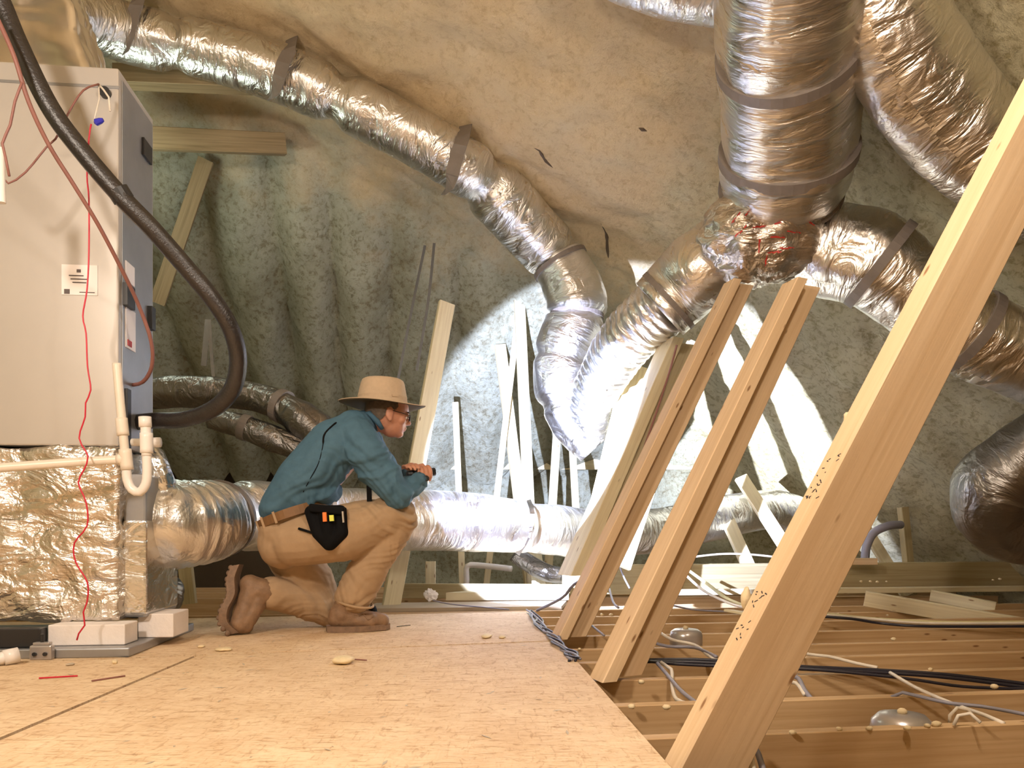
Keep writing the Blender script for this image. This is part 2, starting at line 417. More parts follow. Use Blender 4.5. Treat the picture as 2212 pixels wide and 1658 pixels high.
# deck panels
def slab(poly, z0, z1):
    n = len(poly); V = [(x, y, z0) for x, y in poly]+[(x, y, z1) for x, y in poly]
    return V, [tuple(range(n-1, -1, -1)), tuple(range(n, 2*n))]+[(i, (i+1) % n, n+(i+1) % n, n+i) for i in range(n)]
obj('osb_panel', slab([(-1.148, 2.885), (-.97, -2.6), (.56, -2.6), (.196, 3.27)], -.018, 0), M_OSB, label='large chipboard deck sheet in the foreground centre with the open bays at its right edge', cat='floor panel')
obj('osb_panel', slab([(-4.0, 2.05), (-4.0, -2.6), (-.988, -2.6), (-1.163, 2.880)], -.018, 0), M_OSB, label='chipboard deck sheet at lower left, left of the diagonal seam', cat='floor panel')
obj('osb_panel', slab([(-2.9, 2.415), (-1.152, 2.911), (.193, 3.297), (.115, 4.5), (-2.9, 3.9)], -.018, 0), M_OSB, label='chipboard deck sheet beyond the cross seam under the kneeling man', cat='floor panel')
# rear planks
def board(name, p0, p1, w, t, roll, m, lab, cat='board', group=None): return obj(name, bar(p0, p1, w, t, roll), m, label=lab, cat=cat, group=group)
obj('plank', slab([(-.9, 4.62), (.30, 4.78), (.36, 5.18), (-.86, 5.0)], -.018, .004), M_PLY, label='wide flat plank in the torch light behind the deck edge', cat='board')
obj('plank', slab([(P(960, 1262, 5.0).x, 5.12), (P(1232, 1290, 5).x, 5.15), (P(1230, 1250, 5).x, 5.65), (P(1050, 1250, 5).x, 5.5)], .01, .06), M_PALE, label='pale thick board with a knot lying behind the lit plank', cat='board')
board('timber', P(830, 1275, 5.35), P(1230, 1277, 5.35), .10, .04, 0, M_LVL, 'brown timber on edge behind the man\'s front boot')
BY = 5.5
b_ = top('ceiling_beam', 'raised laminated beam running across the far end of the open bays', 'beam', P(1700, 1290, BY))
obj('ply', bar(P(1215, 1252, BY-.05), P(2240, 1242, BY+.25), .20, .045), M_LVL, b_)
obj('ply', bar(P(1215, 1252, BY+.0), P(2240, 1242, BY+.30), .21, .045), M_LVL, b_)
board('timber', P(1430, 1279, 5.2), P(2240, 1270, 5.45), .035, .09, 0, M_PALE, 'narrow pale ledger strip along the foot of the raised beam')
board('board', P(1868, 1292, 4.7), P(2330, 1372, 4.3), .09, .035, 12, M_PALE, 'long pale brace board sloping across the right-hand bays')
board('board', P(2010, 1285, 5.0), P(2150, 1312, 4.8), .07, .035, 12, M_PALE, 'short pale offcut above the long sloping board')
board('board', P(1575, 1318, 3.9), P(1640, 1330, 3.8), .012, .12, 0, M_PALE, 'small pale wood wedge between the two middle braces')
# ---------------------------------------------------------------- braces and studs
W1 = top('roof_brace', 'largest timber brace slanting up to the right edge of the photo', 'brace', P(1530, 1650, 1.60), 'slanted roof braces')
p0, p1 = P(1520, 1662, 1.60), P(2665, -545, 1.98)
obj('board', bar(p0, p1,   .146, .062, 17, .004, cut=1), M_WOOD, W1)
# mill stamps on the narrow face
d = (p1-p0); a, b = frame(d, math.radians(17)); dn = d.normalized()
def stroke_on(t, w0, w1, l, th=.0014):
    """short ink stroke at distance t on the narrow face"""
    c = p0+dn*t+a*.0732
    q0 = c+b*w0; q1 = c+b*w1+dn*l
    dd = (q1-q0).normalized(); s = dd.cross(a).normalized()*th
    return [q0-s, q1-s, q1+s, q0+s], [(0, 1, 2, 3), (3, 2, 1, 0)]
G = []
GG = []
for t0, n in ((.26, 8), (.33, 9), (.60, 14), (.66, 8)):
    for k in range(n):
        t = t0+random.uniform(0, .05); w0 = random.uniform(-.022, .018)
        g = stroke_on(t, w0, w0+random.uniform(.003, .009), random.uniform(-.006, .006)); obj('stamp_mark', g, M_INK, W1, label='faded dark mill stamp')
def tbrace(px0, py0, Y0, px1, py1, Y1, lab, s=1., m=M_WOOD, phi=15):
    p0, p1 = P(px0, py0, Y0), P(px1, py1, Y1)
    r = top('roof_brace', lab, 'brace', p0, 'slanted roof braces')
    obj('board', bar(p0, p1, .045*s, .10*s, phi, .003, (.045*s, .012*s), cut=1), M_WOOD if m is None else m, r)
    obj('board', bar(p0, p1, .10*s, .042*s, phi, .003, (-.03*s, -.022*s), cut=1), M_WOOD if m is None else m, r)
    return r
tbrace(1332, 1462, 2.50, 1735, 614, 3.22, 'middle of the three near braces, its doubled boards ending under the foil ducts')
tbrace(1228, 1376, 3.42, 1598, 612, 4.0, 'left of the three near braces, rising behind the branching ducts', .95)
W4 = tbrace(1258, 1240, 4.15, 1470, 740, 4.75, 'brace glaring white in the torch beam', 1.55, M_PALE, 20)
W4b = board('stud', P(1345, 1225, 4.9), P(1500, 740, 5.3), .10, .04, 10, M_PALE, 'upright pale stud right behind the glaring white brace', 'stud')
obj('brown_rod', sweep(spline([P(1462, 745, 4.45), P(1447, 800, 4.45), P(1418, 890, 4.4), P(1385, 985, 4.35)], .05)[0], .006, 8), M_BROWN, label='thin brown rod hanging beside the glaring white brace', cat='rod')
st_ = [
 (848, 1290, 4.9, 965, 655, 5.35, .11, .04, 25, M_PALE, 'pale stud leaning up beside the kneeling man\'s face'),
 (1122, 1080, 6.4, 1080, 745, 6.5, .09, .05, 15, M_PALE, 'pale stud with a rough top, left of the white stud pair'),
 (1142, 1085, 6.1, 1122, 650, 6.3, .085, .04, 10, M_PALE, 'tallest white upright stud in the torch light above the floor duct'),
 (1072, 1082, 6.35, 1122, 660, 6.4, .05, .04, 0, M_PALE, 'thin white stud leaning onto the tallest white stud'),
 (992, 1080, 6.3, 984, 870, 6.5, .05, .04, 0, M_PALE, 'short lavender-lit stud stub left of the studs by the floor duct'),
 (1192, 1110, 6.6, 1205, 905, 6.8, .07, .04, 0, M_PALE, 'short stud to the right of the tall white stud'),
 (1245, 1120, 6.6, 1236, 960, 6.8, .06, .04, 0, M_PALE, 'thin stud under the hanging foil duct'),
 (1612, 1212, 5.9, 1548, 1070, 6.2, .10, .04, 10, M_PALE, 'left of two pale web boards behind the raised beam'),
 (1730, 1232, 5.9, 1600, 1030, 6.2, .10, .04, 10, M_PALE, 'right of two pale web boards behind the raised beam'),
 (1962, 1215, 5.95, 1950, 1095, 5.95, .07, .05, 20, M_LVL, 'short brown post standing on the raised beam at right'),
 (1915, 1215, 5.95, 1850, 1110, 6.1, .09, .03, 10, M_PALE, 'pale web board leaning left beside the bent conduit'),
 (340, 655, 5.5, 445, 345, 5.35, .10, .05, 20, M_OLDW, 'foam-flecked rafter brace rising behind the air handler'),
 (405, 1260, 5.2, 395, 1170, 5.2, .09, .04, 0, M_LVL, 'short dark post below the floor duct near the air handler'),
]
def ground(p, q):
    return p if p.z > 1 else p+(q-p)*((-.02-p.z)/(q.z-p.z))
for x0, y0, Y0, x1, y1, Y1, w, t, ro, m, lab in st_: board('stud', ground(P(x0, y0, Y0), P(x1, y1, Y1)), P(x1, y1, Y1), w, t, ro, m, lab, 'stud', None)
board('foamed_purlin', P(250, 165, 4.7), P(560, 178, 4.75), .11, .10, 0, M_OLDW, 'upper foam-coated crosspiece between duct and air handler', 'purlin')
board('foamed_purlin', P(300, 298, 4.9), P(615, 312, 5.25), .13, .10, 20, M_OLDW, 'lower wooden crosspiece on the foam behind the air handler', 'purlin')
board('blocking', P(930, 1291, 5.6), P(930, 1212, 5.6), .07, .04, 0, M_PALE, 'small pale wood block standing right of the front knee', 'block')
board('blocking', P(1168, 1289, 5.7), P(1155, 1195, 5.7), .10, .04, 0, M_PALE, 'pale wood block under the strapped bend of the floor duct', 'block')
board('blocking', P(846, 1297, 5.3), P(862, 1180, 5.3), .12, .05, 15, M_WOOD, 'stout wood block directly behind the raised shin', 'block')
obj('drain_pipe', join(sweep(spline([P(1007, 1284, 5.9), P(1008, 1250, 5.9), P(1010, 1222, 5.9), P(1040, 1221, 5.9), P(1105, 1228, 5.8)], .03)[0], .022, 12)), M_PVCW, smooth=True, label='grey elbowed pipe run low behind the lit plank', cat='pipe')
obj('conduit', sweep(spline([P(1868, 1215, 5.6), P(1872, 1180, 5.6), P(1888, 1150, 5.6), P(1920, 1135, 5.6), P(1945, 1133, 5.7)], .02)[0], .03, 14), M_GREYC, smooth=True, label='bent grey conduit stub rising from the raised beam', cat='conduit')
board('blocking', P(1835, 1212, 5.45), P(1890, 1212, 5.45), .045, .08, 0, M_WOOD, 'small wood block on the raised beam beside the conduit', 'block')
# hanging straps
def strap(pts, w, m=M_STRAP, lab='', t=.003, parent=None, name='hanging_strap', tw=0):
    V, Fc = [], []; pth, _ = spline([Vector(p) for p in pts], .05)
    for i, p in enumerate(pth):
        d = (pth[min(i+1, len(pth)-1)]-pth[max(i-1, 0)]).normalized(); s = d.cross(Vector((math.sin(tw), math.cos(tw), 0))).normalized(); n = d.cross(s)
        V += [p-s*w/2-n*t, p+s*w/2-n*t, p+s*w/2+n*t, p-s*w/2+n*t]
    for i in range(len(pth)-1):
        for k in range(4): j = (k+1) % 4; Fc.append((i*4+k, i*4+j, i*4+4+j, i*4+4+k))
    Fc += [(3, 2, 1, 0), tuple(len(V)-4+k for k in range(4))]
    return obj(name, (V, Fc), m, parent, label=lab or None, cat=None if parent else 'strap')
strap([P(918, 530, 5.6), P(885, 690, 5.6), P(852, 860, 5.6)], .018, M_STEEL2, 'left of two grey metal straps above the hat')
strap([P(938, 525, 5.5), P(925, 650, 5.5), P(900, 800, 5.5)], .018, M_STEEL2, 'right of two grey metal straps above the hat')
strap([P(449, 690, 5.1), P(444, 745, 5.1), P(440, 790, 5.1)], .035, M_STRAP, 'short black strap on the dark foam wall')
strap([P(452, 690, 5.0), P(458, 780, 5.0), P(466, 860, 4.95)], .02, M_STRAP, 'long thin black strap holding the dark duct')
# ---------------------------------------------------------------- ducts
def duct(name, label, pts, mat_, cat='duct', straps=(), pinch=(), amp=.03, nseg=40, strapw=.045, ribs=False, hang=None, step=.025, group=None):
    C = [P(*p[:3]) for p in pts]; R = [p[3]*p[2]/F for p in pts]
    path, rr = spline(C, .009 if ribs else step, R)
    L = [0]
    for i in range(1, len(path)): L.append(L[-1]+(path[i]-path[i-1]).length)
    sd = random.uniform(0, 50)
    for i in range(len(rr)):
        for pf, dp, wd_ in pinch:
            rr[i] *= 1-dp*math.exp(-((L[i]-pf*L[-1])/wd_)**2)
    for e in (0, 1):
        pass
    def dsp(dr, s, th, p):
        q = dr*1.6+p*1.2+Vector((sd, 0, 0))
        f = 1+amp*noise.noise(q)*1.5+amp*.7*noise.noise(Vector((math.cos(th)*2.2, math.sin(th)*2.2, s*11+sd)))
        f += amp*.5*noise.noise(Vector((math.cos(th)*7, math.sin(th)*7, s*5+sd)))
        if ribs: f += .035*math.sin(s*2*math.pi/.055+1.2*noise.noise(dr*2+Vector((sd, s*3, 0))))
        return f
    r = top(name, label, cat, path[0], group)
    obj('jacket', sweep(path, rr, nseg, dsp), mat_, r, smooth=True)
    for sf in straps:
        i = min(range(len(path)), key=lambda k: abs(L[k]-sf*L[-1])); i = max(1, min(len(path)-2, i))
        c = path[i]; t = (path[i+1]-path[i-1]).normalized(); w = strapw/2
        obj('strap_band', sweep([c-t*w, c-t*w*.98, c+t*w*.98, c+t*w], [rr[i]*.9, rr[i]*(1.03+amp*.6), rr[i]*(1.03+amp*.6), rr[i]*.9], 40), M_STRAP, r, smooth=False)
    return r, path, rr
# long duct along the hip of the roof
D1, pa, ra = duct('flexible_duct', 'long foil duct running down the left side of the foam ceiling', [
    (-60, -70, 3.6, 80), (70, 0, 4.0, 66), (180, 38, 4.3, 60), (290, 75, 4.5, 58), (440, 108, 4.6, 57), (600, 158, 4.68, 58), (800, 245, 4.8, 58), (975, 340, 4.95, 58), (1075, 420, 5.2, 64),
    (1150, 500, 5.4, 62), (1210, 565, 5.55, 62)], M_FOIL, amp=.045,
    pinch=[(.55, .25, .06), (.80, .22, .07), (.315, .18, .05), (.99, .2, .05)], straps=())
for (x, y0, y1, Y) in ((288, -40, 100, 4.38), (612, 75, 195, 4.50), (988, 262, 400, 4.74)):
    strap([P(x+22, y0-10, Y+.3), P(x+12, y0+35, Y-.02), P(x, (y0+y1)/2, Y-.03), P(x-16, y1-4, Y+.02), P(x-26, y1+8, Y+.16)], .085, M_STRAP, parent=D1, name='strap_band', t=.002, tw=.2)
duct('flexible_duct', 'foil duct drooping in a bright elbow at the centre of the attic', [
    (1205, 560, 5.5, 58), (1240, 630, 5.5, 64), (1245, 690, 5.5, 66), (1222, 760, 5.5, 66), (1215, 830, 5.5, 62), (1240, 905, 5.5, 54), (1290, 965, 5.5, 46)], M_FOILB, amp=.06,
    straps=(.03, .30), strapw=.03, pinch=[(.3, .18, .03), (.52, .12, .03), (.72, .15, .03)])
# big trunk at right
duct('flexible_duct', 'biggest foil duct coming down from the top right with two dark straps', [
    (1725, -190, 2.75, 170), (1715, -60, 2.95, 165), (1705, 70, 3.15, 158), (1705, 180, 3.35, 150), (1705, 290, 3.55, 145), (1700, 345, 3.65, 142)], M_FOIL,
    amp=.04, straps=(.50, .94), strapw=.05, pinch=[(.50, .05, .06), (.94, .03, .05)], nseg=56)
duct('flexible_duct', 'short foil duct collar below the biggest duct', [(1697, 335, 3.8, 140), (1692, 385, 3.88, 136), (1685, 418, 3.95, 122)], M_FOILB, amp=.04, straps=(.97,), strapw=.02, nseg=56)
WY = top('duct_wye', 'crinkled foil branch box with red print joining the right-hand ducts', 'duct fitting', P(1650, 500, 4.0))
def wrinkled(center, radii, n, amp, sd, rot=None):
    V, Fc = ball((0, 0, 0), radii, n); out = []
    for v in V:
        q = v.normalized() if v.length > 1e-6 else Vector((0, 0, 1))
        out.append(v*(1+amp*noise.noise(q*3+Vector((sd, 0, 0)))+amp*.6*noise.noise(q*9+Vector((sd, 0, 0)))))
    if rot: out = [rot @ v for v in out]
    return [v+center for v in out], Fc
wg = wrinkled(P(1655, 505, 4.02), (.345, .27, .25), 72, .13, 4)
obj('wrap', wg, M_FOILO, WY, smooth=True)
from mathutils.bvhtree import BVHTree
bvw = BVHTree.FromPolygons(wg[0], wg[1])
for cx, cy, ang in ((1590, 470, .9), (1600, 500, .7), (1622, 455, .6), (1640, 490, .1), (1672, 480, -.1), (1712, 468, -.3), (1640, 530, 1.5), (1680, 512, 0), (1715, 500, -.2), (1672, 545, .1), (1745, 480, -.4), (1700, 535, 0), (1655, 560, 1.4)):
    for k in range(5):
        x = cx+math.cos(ang)*(k-2)*6; y = cy-math.sin(ang)*(k-2)*6+random.uniform(-1.5, 1.5)
        dd = P(x, y, 1)-Vector((0, 0, EYE)); h = bvw.ray_cast(Vector((0, 0, EYE)), dd.normalized())
        if h[0] is None: continue
        nn = h[1] if h[1].dot(dd) < 0 else -h[1]
        u = nn.cross(Vector((0, 0, 1))).normalized(); w_ = nn.cross(u); c = h[0]+nn*.003; l = random.uniform(.007, .013); hh = random.uniform(.002, .004)
        ca, sa = math.cos(ang+random.uniform(-.4, .4)), math.sin(ang)
        q1 = u*ca*l+w_*sa*l; q2 = (-u*sa+w_*ca)*hh
        obj('printed_mark', ([c-q1-q2, c+q1-q2, c+q1+q2, c-q1+q2], [(0, 1, 2, 3)]), M_REDINK, WY, label='red printed mark')
duct('flexible_duct', 'foil branch duct leaving the branch box to the lower left', [
    (1568, 545, 4.3, 84), (1520, 580, 4.3, 84), (1470, 625, 4.4, 76), (1425, 668, 4.45, 72)], M_FOIL, amp=.05, straps=(.86,), strapw=.03)
duct('flexible_duct', 'ribbed foil duct hanging down left of the glaring brace', [
    (1440, 655, 4.6, 66), (1388, 700, 4.75, 62), (1335, 760, 4.95, 58), (1297, 825, 5.15, 52), (1276, 885, 5.3, 44), (1282, 940, 5.4, 32)], M_FOILB, amp=.05, ribs=True)
duct('flexible_duct', 'foil branch duct running right from the branch box behind the largest brace', [
    (1750, 525, 4.08, 88), (1800, 540, 4.0, 96), (1880, 560, 3.92, 98), (1950, 610, 3.9, 88), (2040, 680, 3.9, 85), (2130, 735, 3.9, 88), (2290, 800, 3.9, 90)], M_FOIL, amp=.06, straps=(.27, .66), strapw=.05)
duct('flexible_duct', 'wide foil duct in the top right corner behind the largest brace', [
    (1850, -160, 3.0, 110), (1900, 0, 3.05, 112), (1960, 130, 3.15, 112), (2050, 250, 3.25, 108), (2160, 350, 3.3, 102), (2330, 450, 3.4, 100)], M_FOIL, amp=.05, nseg=48)
duct('flexible_duct', 'sliver of foil duct at the top edge of the photo', [(1250, -130, 3.5, 75), (1400, -65, 3.5, 78), (1560, -28, 3.5, 75), (1700, -30, 3.5, 70)], M_FOIL, amp=.05)
duct('flexible_duct', 'drooping grey duct at the lower right edge of the photo', [(2330, 930, 4.0, 88), (2225, 995, 4.1, 90), (2155, 1060, 4.2, 92), (2180, 1125, 4.25, 84), (2300, 1150, 4.2, 76)], M_FOILD, amp=.04)
# floor duct
duct('flexible_duct', 'shiny ribbed foil duct elbow plugged into the side of the plenum', [(318, 1128, 3.3, 92), (370, 1132, 3.35, 94), (430, 1128, 3.5, 88), (470, 1120, 3.7, 80)], M_FOILB, amp=.04, ribs=True, straps=(.97,), strapw=.03)
duct('flexible_duct', 'long foil duct lying along the floor behind the kneeling man', [(470, 1118, 3.75, 76), (560, 1112, 4.0, 76), (700, 1120, 4.4, 70), (900, 1124, 4.7, 65), (1020, 1128, 4.9, 63), (1132, 1138, 5.1, 56)], M_FOILB, amp=.035, pinch=[(.06, .12, .04)])
duct('flexible_duct', 'foil duct continuing along the floor right of the hanging strap', [(1136, 1140, 5.12, 52), (1200, 1145, 5.3, 54), (1300, 1152, 5.6, 50), (1420, 1145, 5.9, 48), (1540, 1120, 6.2, 46), (1660, 1100, 6.4, 42), (1720, 1110, 6.5, 40)], M_FOILB, amp=.035)
strap([P(1142, 1080, 5.05), P(1150, 1110, 4.92), P(1140, 1160, 4.93), P(1118, 1196, 5.02)], .03, M_TAPE, 'shiny strap looped around the floor duct')
duct('flexible_duct', 'upper dark duct on the foam wall behind the black hose', [(325, 850, 4.6, 32), (420, 845, 4.6, 34), (540, 855, 4.6, 30), (615, 880, 4.55, 34), (660, 912, 4.5, 40), (720, 960, 4.5, 42)], M_FOILD, amp=.09, straps=(.66,))
duct('flexible_duct', 'lower dark duct below the black hose loop', [(455, 905, 4.5, 22), (520, 920, 4.5, 26), (585, 945, 4.5, 30), (650, 970, 4.5, 26)], M_FOILD, amp=.09, straps=(.35,))
duct('flexible_duct', 'small foil duct end low behind the metal plenum', [(340, 1268, 3.7, 26), (360, 1275, 3.75, 34), (362, 1300, 3.8, 30)], M_FOILD, amp=.07, ribs=True)
duct('flexible_duct', 'dark flexible duct coiled below the floor duct', [(1110, 1195, 5.5, 16), (1140, 1215, 5.5, 18), (1185, 1238, 5.5, 18), (1240, 1245, 5.6, 16)], M_FOILD, amp=.07)
# ---------------------------------------------------------------- air handler
A_ = math.radians(6.0)
def H(u, v, z):                              # handler frame: u to the right along the front, v to the back; origin at front right corner
    return Vector((-1.50+u*math.cos(A_)-v*math.sin(A_), 3.0+u*math.sin(A_)+v*math.cos(A_), z))
def hbox(u0, u1, v0, v1, z0, z1, ch=.006):
    c = H((u0+u1)/2, (v0+v1)/2, (z0+z1)/2); return box(c, (u1-u0, v1-v0, z1-z0), A_, ch)
AH = top('air_handler', 'tall grey air handler cabinet at the left edge of the photo', 'air handler', H(-.3, .25, .78))
obj('cabinet', hbox(-1.0, 0, 0.0, .38, .78, 2.22), M_SHEET, AH)
obj('side_panel', hbox(-.004, .004, .03, .36, .80, 2.19, .001), M_SHEETD, AH, label='darker side panel')
obj('seam', hbox(-1.0, .003, -.004, .0, 2.14, 2.15, .001), M_SHEETD, AH)
# paper label with lines of print
lb = obj('front_label', hbox(-.205, -.075, -.003, -.001, EYE+(1150-640)*3.0/F, EYE+(1150-575)*3.0/F, .0005), M_PAPER, AH, label='white paper label on the front')
zt = EYE+(1150-585)*3/F
G = [hbox(-.15, -.135, -.0045, -.0035, zt-.012, zt, .0002)]
for k, (u0, u1) in enumerate(((-.178, -.125), (-.172, -.112), (-.165, -.115))): G.append(hbox(u0, u1, -.0045, -.0035, zt-.026-.013*k, zt-.022-.013*k, .0002))
G += [hbox(-.14, -.085, -.0045, -.0035, zt-.088, zt-.085, .0002), hbox(-.195, -.175, -.0045, -.0035, zt-.094, zt-.076, .0002)]
for g in G: obj('print_line', g, M_INK, lb)
def sbox(px0, px1, py0, py1, m, nm, lab=None, th=.004):       # something on the side panel
    def vv(px):                                               # solve the v on the side plane for a pixel column
        lo, hi = 0, .38
        for _ in range(30):
            mid = (lo+hi)/2; q = H(.004, mid, 0); x = HX+q.x*F/q.y
            if x < px: lo = mid
            else: hi = mid
        return lo
    v0, v1 = vv(px0), vv(px1); q = H(0, (v0+v1)/2, 0)
    return obj(nm, hbox(.004, .004+th, v0, v1, EYE+(HY-py1)*q.y/F, EYE+(HY-py0)*q.y/F, .001), m, AH, label=lab)
sbox(264, 281, 616, 664, M_BLK, 'circuit_breaker_cover', None, .02)
sbox(270, 289, 570, 612, M_PAPER, 'side_label'); sbox(270, 291, 668, 755, M_PAPER, 'side_label')
sbox(273, 282, 735, 748, M_REDINK, 'warning_mark', None, .006)
sbox(318, 326, 663, 712, M_BLK, 'door_latch', None, .02); sbox(306, 324, 308, 345, M_BLK, 'cable_grommet', None, .01)
sbox(270, 278, 840, 1000, M_BLK, 'pipe_port_plate', None, .01)
# plenums
obj('plenum', hbox(-1.0, -.01, .0, .48, .115, .775, .03), M_FOILO, None, smooth=False, label='foil-wrapped plenum box under the air handler cabinet', cat='plenum')
SP = top('duct_takeoff_box', 'metal takeoff box with foil tape beside the wrapped plenum', 'duct fitting', H(.08, .2, .12))
obj('casing', hbox(-.005, .08, .06, .44, .12, .68, .01), M_SHEETD, SP)
obj('foil_tape', hbox(-.006, .083, .055, .445, .13, .50, .01), M_TAPE, SP, label='shiny tape over the lower half')
obj('foil_flap', wrinkled(P(345, 1020, 3.25), (.045, .05, .11), 20, .3, 8, Matrix.Rotation(-.3, 3, 'Y')), M_TAPE, SP, smooth=True)
def wrapbox(c, s, amp, sd, rz, sub=24, taper=0.):
    bm = bmesh.new(); bmesh.ops.create_cube(bm, size=1); bmesh.ops.subdivide_edges(bm, edges=bm.edges[:], cuts=sub, use_grid_fill=True)
    R = Matrix.Rotation(rz, 3, 'Z'); V = []
    for v in bm.verts:
        q = v.co.copy(); k = 1-taper*(q.z+.5); p = Vector((q.x*s[0]*k, q.y*s[1]*k, q.z*s[2]))
        rr = q.normalized(); d_ = amp*noise.noise(Vector((q.x*7, q.y*5, q.z*4+sd)))+amp*.5*noise.noise(Vector((q.x*4*s[0]*8, 3, q.z*s[2]*30+sd)))
        V.append(R @ (p+rr*d_)+Vector(c))
    bm.verts.index_update(); g = (V, [tuple(v.index for v in f.verts) for f in bm.faces]); bm.free(); return g
o = bpy.data.objects['plenum']; bpy.data.objects.remove(o)
obj('plenum', wrapbox(H(-.5, .24, .445), (1.0, .47, .66), .025, 2, A_, 40), M_FOILO, smooth=True, label='foil-wrapped plenum box under the air handler cabinet', cat='plenum')
obj('plenum', wrapbox(H(-.62, .22, 2.50), (1.0, .36, .56), .03, 7, A_, 26, .35), M_FOIL, smooth=True, label='dusty foil-wrapped plenum on top of the air handler', cat='plenum')
#obj('beam_ledge', hbox(-1.0, .02, -.0, .5, 2.221, 2.235, .002), M_LVL, AH, label='thin wooden strip on the cabinet top')
# support blocks and pan
obj('drain_pan', hbox(-1.2, .10, -.17, .62, .0, .035, .005), M_SHEETD, label='grey metal drain pan beneath the air handler', cat='pan')
obj('foam_block', hbox(-.21, .06, -.10, .03, .036, .112, .004), M_EPS, label='white foam block at the front corner under the plenum', cat='block', group='white foam support blocks')
obj('foam_block', hbox(.035, .17, .10, .30, .036, .13, .004), M_EPS, label='white foam block set back at the side of the plenum', cat='block', group='white foam support blocks')
obj('rubber_strip', hbox(-1.2, -.215, -.14, -.09, .037, .105, .004), M_BLK, label='black strip standing at the front of the pan, lower left', cat='strip')
FS = top('float_switch', 'small grey float switch box on the front rim of the pan', 'switch', H(-.19, -.18, .0))
obj('housing', hbox(-.225, -.15, -.205, -.175, .0, .052, .006), M_BOX, FS)
obj('bracket', hbox(-.215, -.16, -.20, -.172, .052, .062, .003), M_BOX, FS)
for u in (-.205, -.17): obj('terminal', rod(H(u, -.212, .022), H(u, -.2, .022), .007), M_BLK, FS)
obj('stem', rod(H(-.188, -.188, .06), H(-.188, -.188, .09), .006), M_BLK, FS)
# wires on the handler face
def cable(name, pts, r, m, lab, cat='wire', step=.03, group=None): return obj(name, sweep(spline([P(*p) for p in pts], step)[0], r, 8), m, smooth=True, label=lab, cat=cat, group=group)
YW = 2.78
cable('red_wire', [(197, 268, YW), (192, 300, YW), (188, 380, YW), (192, 430, YW), (192, 545, YW), (188, 625, YW), (179, 682, YW), (186, 720, YW), (189, 790, YW), (196, 842, YW), (185, 870, YW), (184, 900, YW), (171, 946, YW), (190, 985, YW), (181, 1015, YW), (169, 1042, YW), (186, 1085, YW), (188, 1135, YW), (161, 1172, YW), (163, 1212, YW), (189, 1258, YW), (188, 1300, YW), (180, 1322, YW), (183, 1350, YW), (170, 1368, YW), (166, 1382, YW)], .0028, M_RED, 'crinkled red wire hanging down the front of the air handler', step=.02)
cable('thermostat_wire', [(213, 182, 2.86), (180, 195, 2.78), (150, 240, 2.75), (120, 300, 2.7), (100, 318, 2.7), (55, 372, 2.68), (18, 396, 2.66), (2, 380, 2.65)], .0035, M_BROWN, 'brown control wire curving left from the hole in the cabinet')
cable('thermostat_wire', [(48, 178, 2.4), (32, 220, 2.4), (22, 270, 2.4), (5, 310, 2.4), (12, 340, 2.4), (20, 380, 2.4)], .004, M_BROWN, 'reddish control wire hanging at the far left edge')
cable('thermostat_wire', [(213, 182, 2.87), (214, 215, 2.82), (208, 240, 2.8), (203, 262, 2.8)], .0025, M_WHITEC, 'pale wire running down to the blue wire nut')
cable('thermostat_wire', [(213, 182, 2.87), (235, 210, 2.84), (238, 240, 2.84)], .0035, M_WHITEC, 'short white wire at the cabinet corner')
obj('cable_grommet', rod(H(-.045, -.02, EYE+(1150-182)*2.93/F), H(-.045, .01, EYE+(1150-182)*2.93/F), .02, 16), M_BLK, label='black grommet near the top corner of the cabinet', cat='grommet')
obj('wire_nut', lathe(P(214, 262, 2.79), [(.004, -.018), (.012, -.012), (.010, .006), (.006, .016)], 10, Matrix.Rotation(1.2, 3, 'Y')), M_BLUE, label='blue wire nut on the front of the air handler', cat='connector')
obj('dial_thermometer', rod(P(0, 320, 2.5), P(4, 438, 2.5), .012, 16), M_PVCW, label='white tubular device at the far left edge', cat='device')
# refrigerant lines
cable('insulated_pipe', [(-40, -90, 2.55), (5, 10, 2.6), (45, 105, 2.62), (110, 235, 2.66), (180, 330, 2.7), (262, 425, 2.75), (330, 495, 2.8), (400, 575, 2.86), (455, 640, 2.9), (496, 705, 2.95), (514, 770, 3.0), (504, 835, 3.04), (465, 880, 3.08), (400, 905, 3.12), (330, 908, 3.16), (290, 912, 3.2)], .033, M_BLACK, 'thick black insulated pipe looping from top left into the air handler', 'pipe', .02)
cable('copper_pipe', [(-10, 30, 2.5), (30, 120, 2.52), (62, 220, 2.56), (105, 312, 2.62), (160, 400, 2.68), (212, 485, 2.75), (262, 580, 2.85), (300, 660, 2.95), (326, 735, 3.0), (328, 790, 3.05), (308, 825, 3.1), (275, 832, 3.15)], .0075, M_BROWN, 'thin brown copper pipe running beside the black insulated pipe', 'pipe', .02)
obj('pipe_coupling', sweep([P(253, 408, 2.745), P(268, 432, 2.76)], .037, 16), M_BLK, label='black joint sleeve on the thick insulated pipe', cat='sleeve')
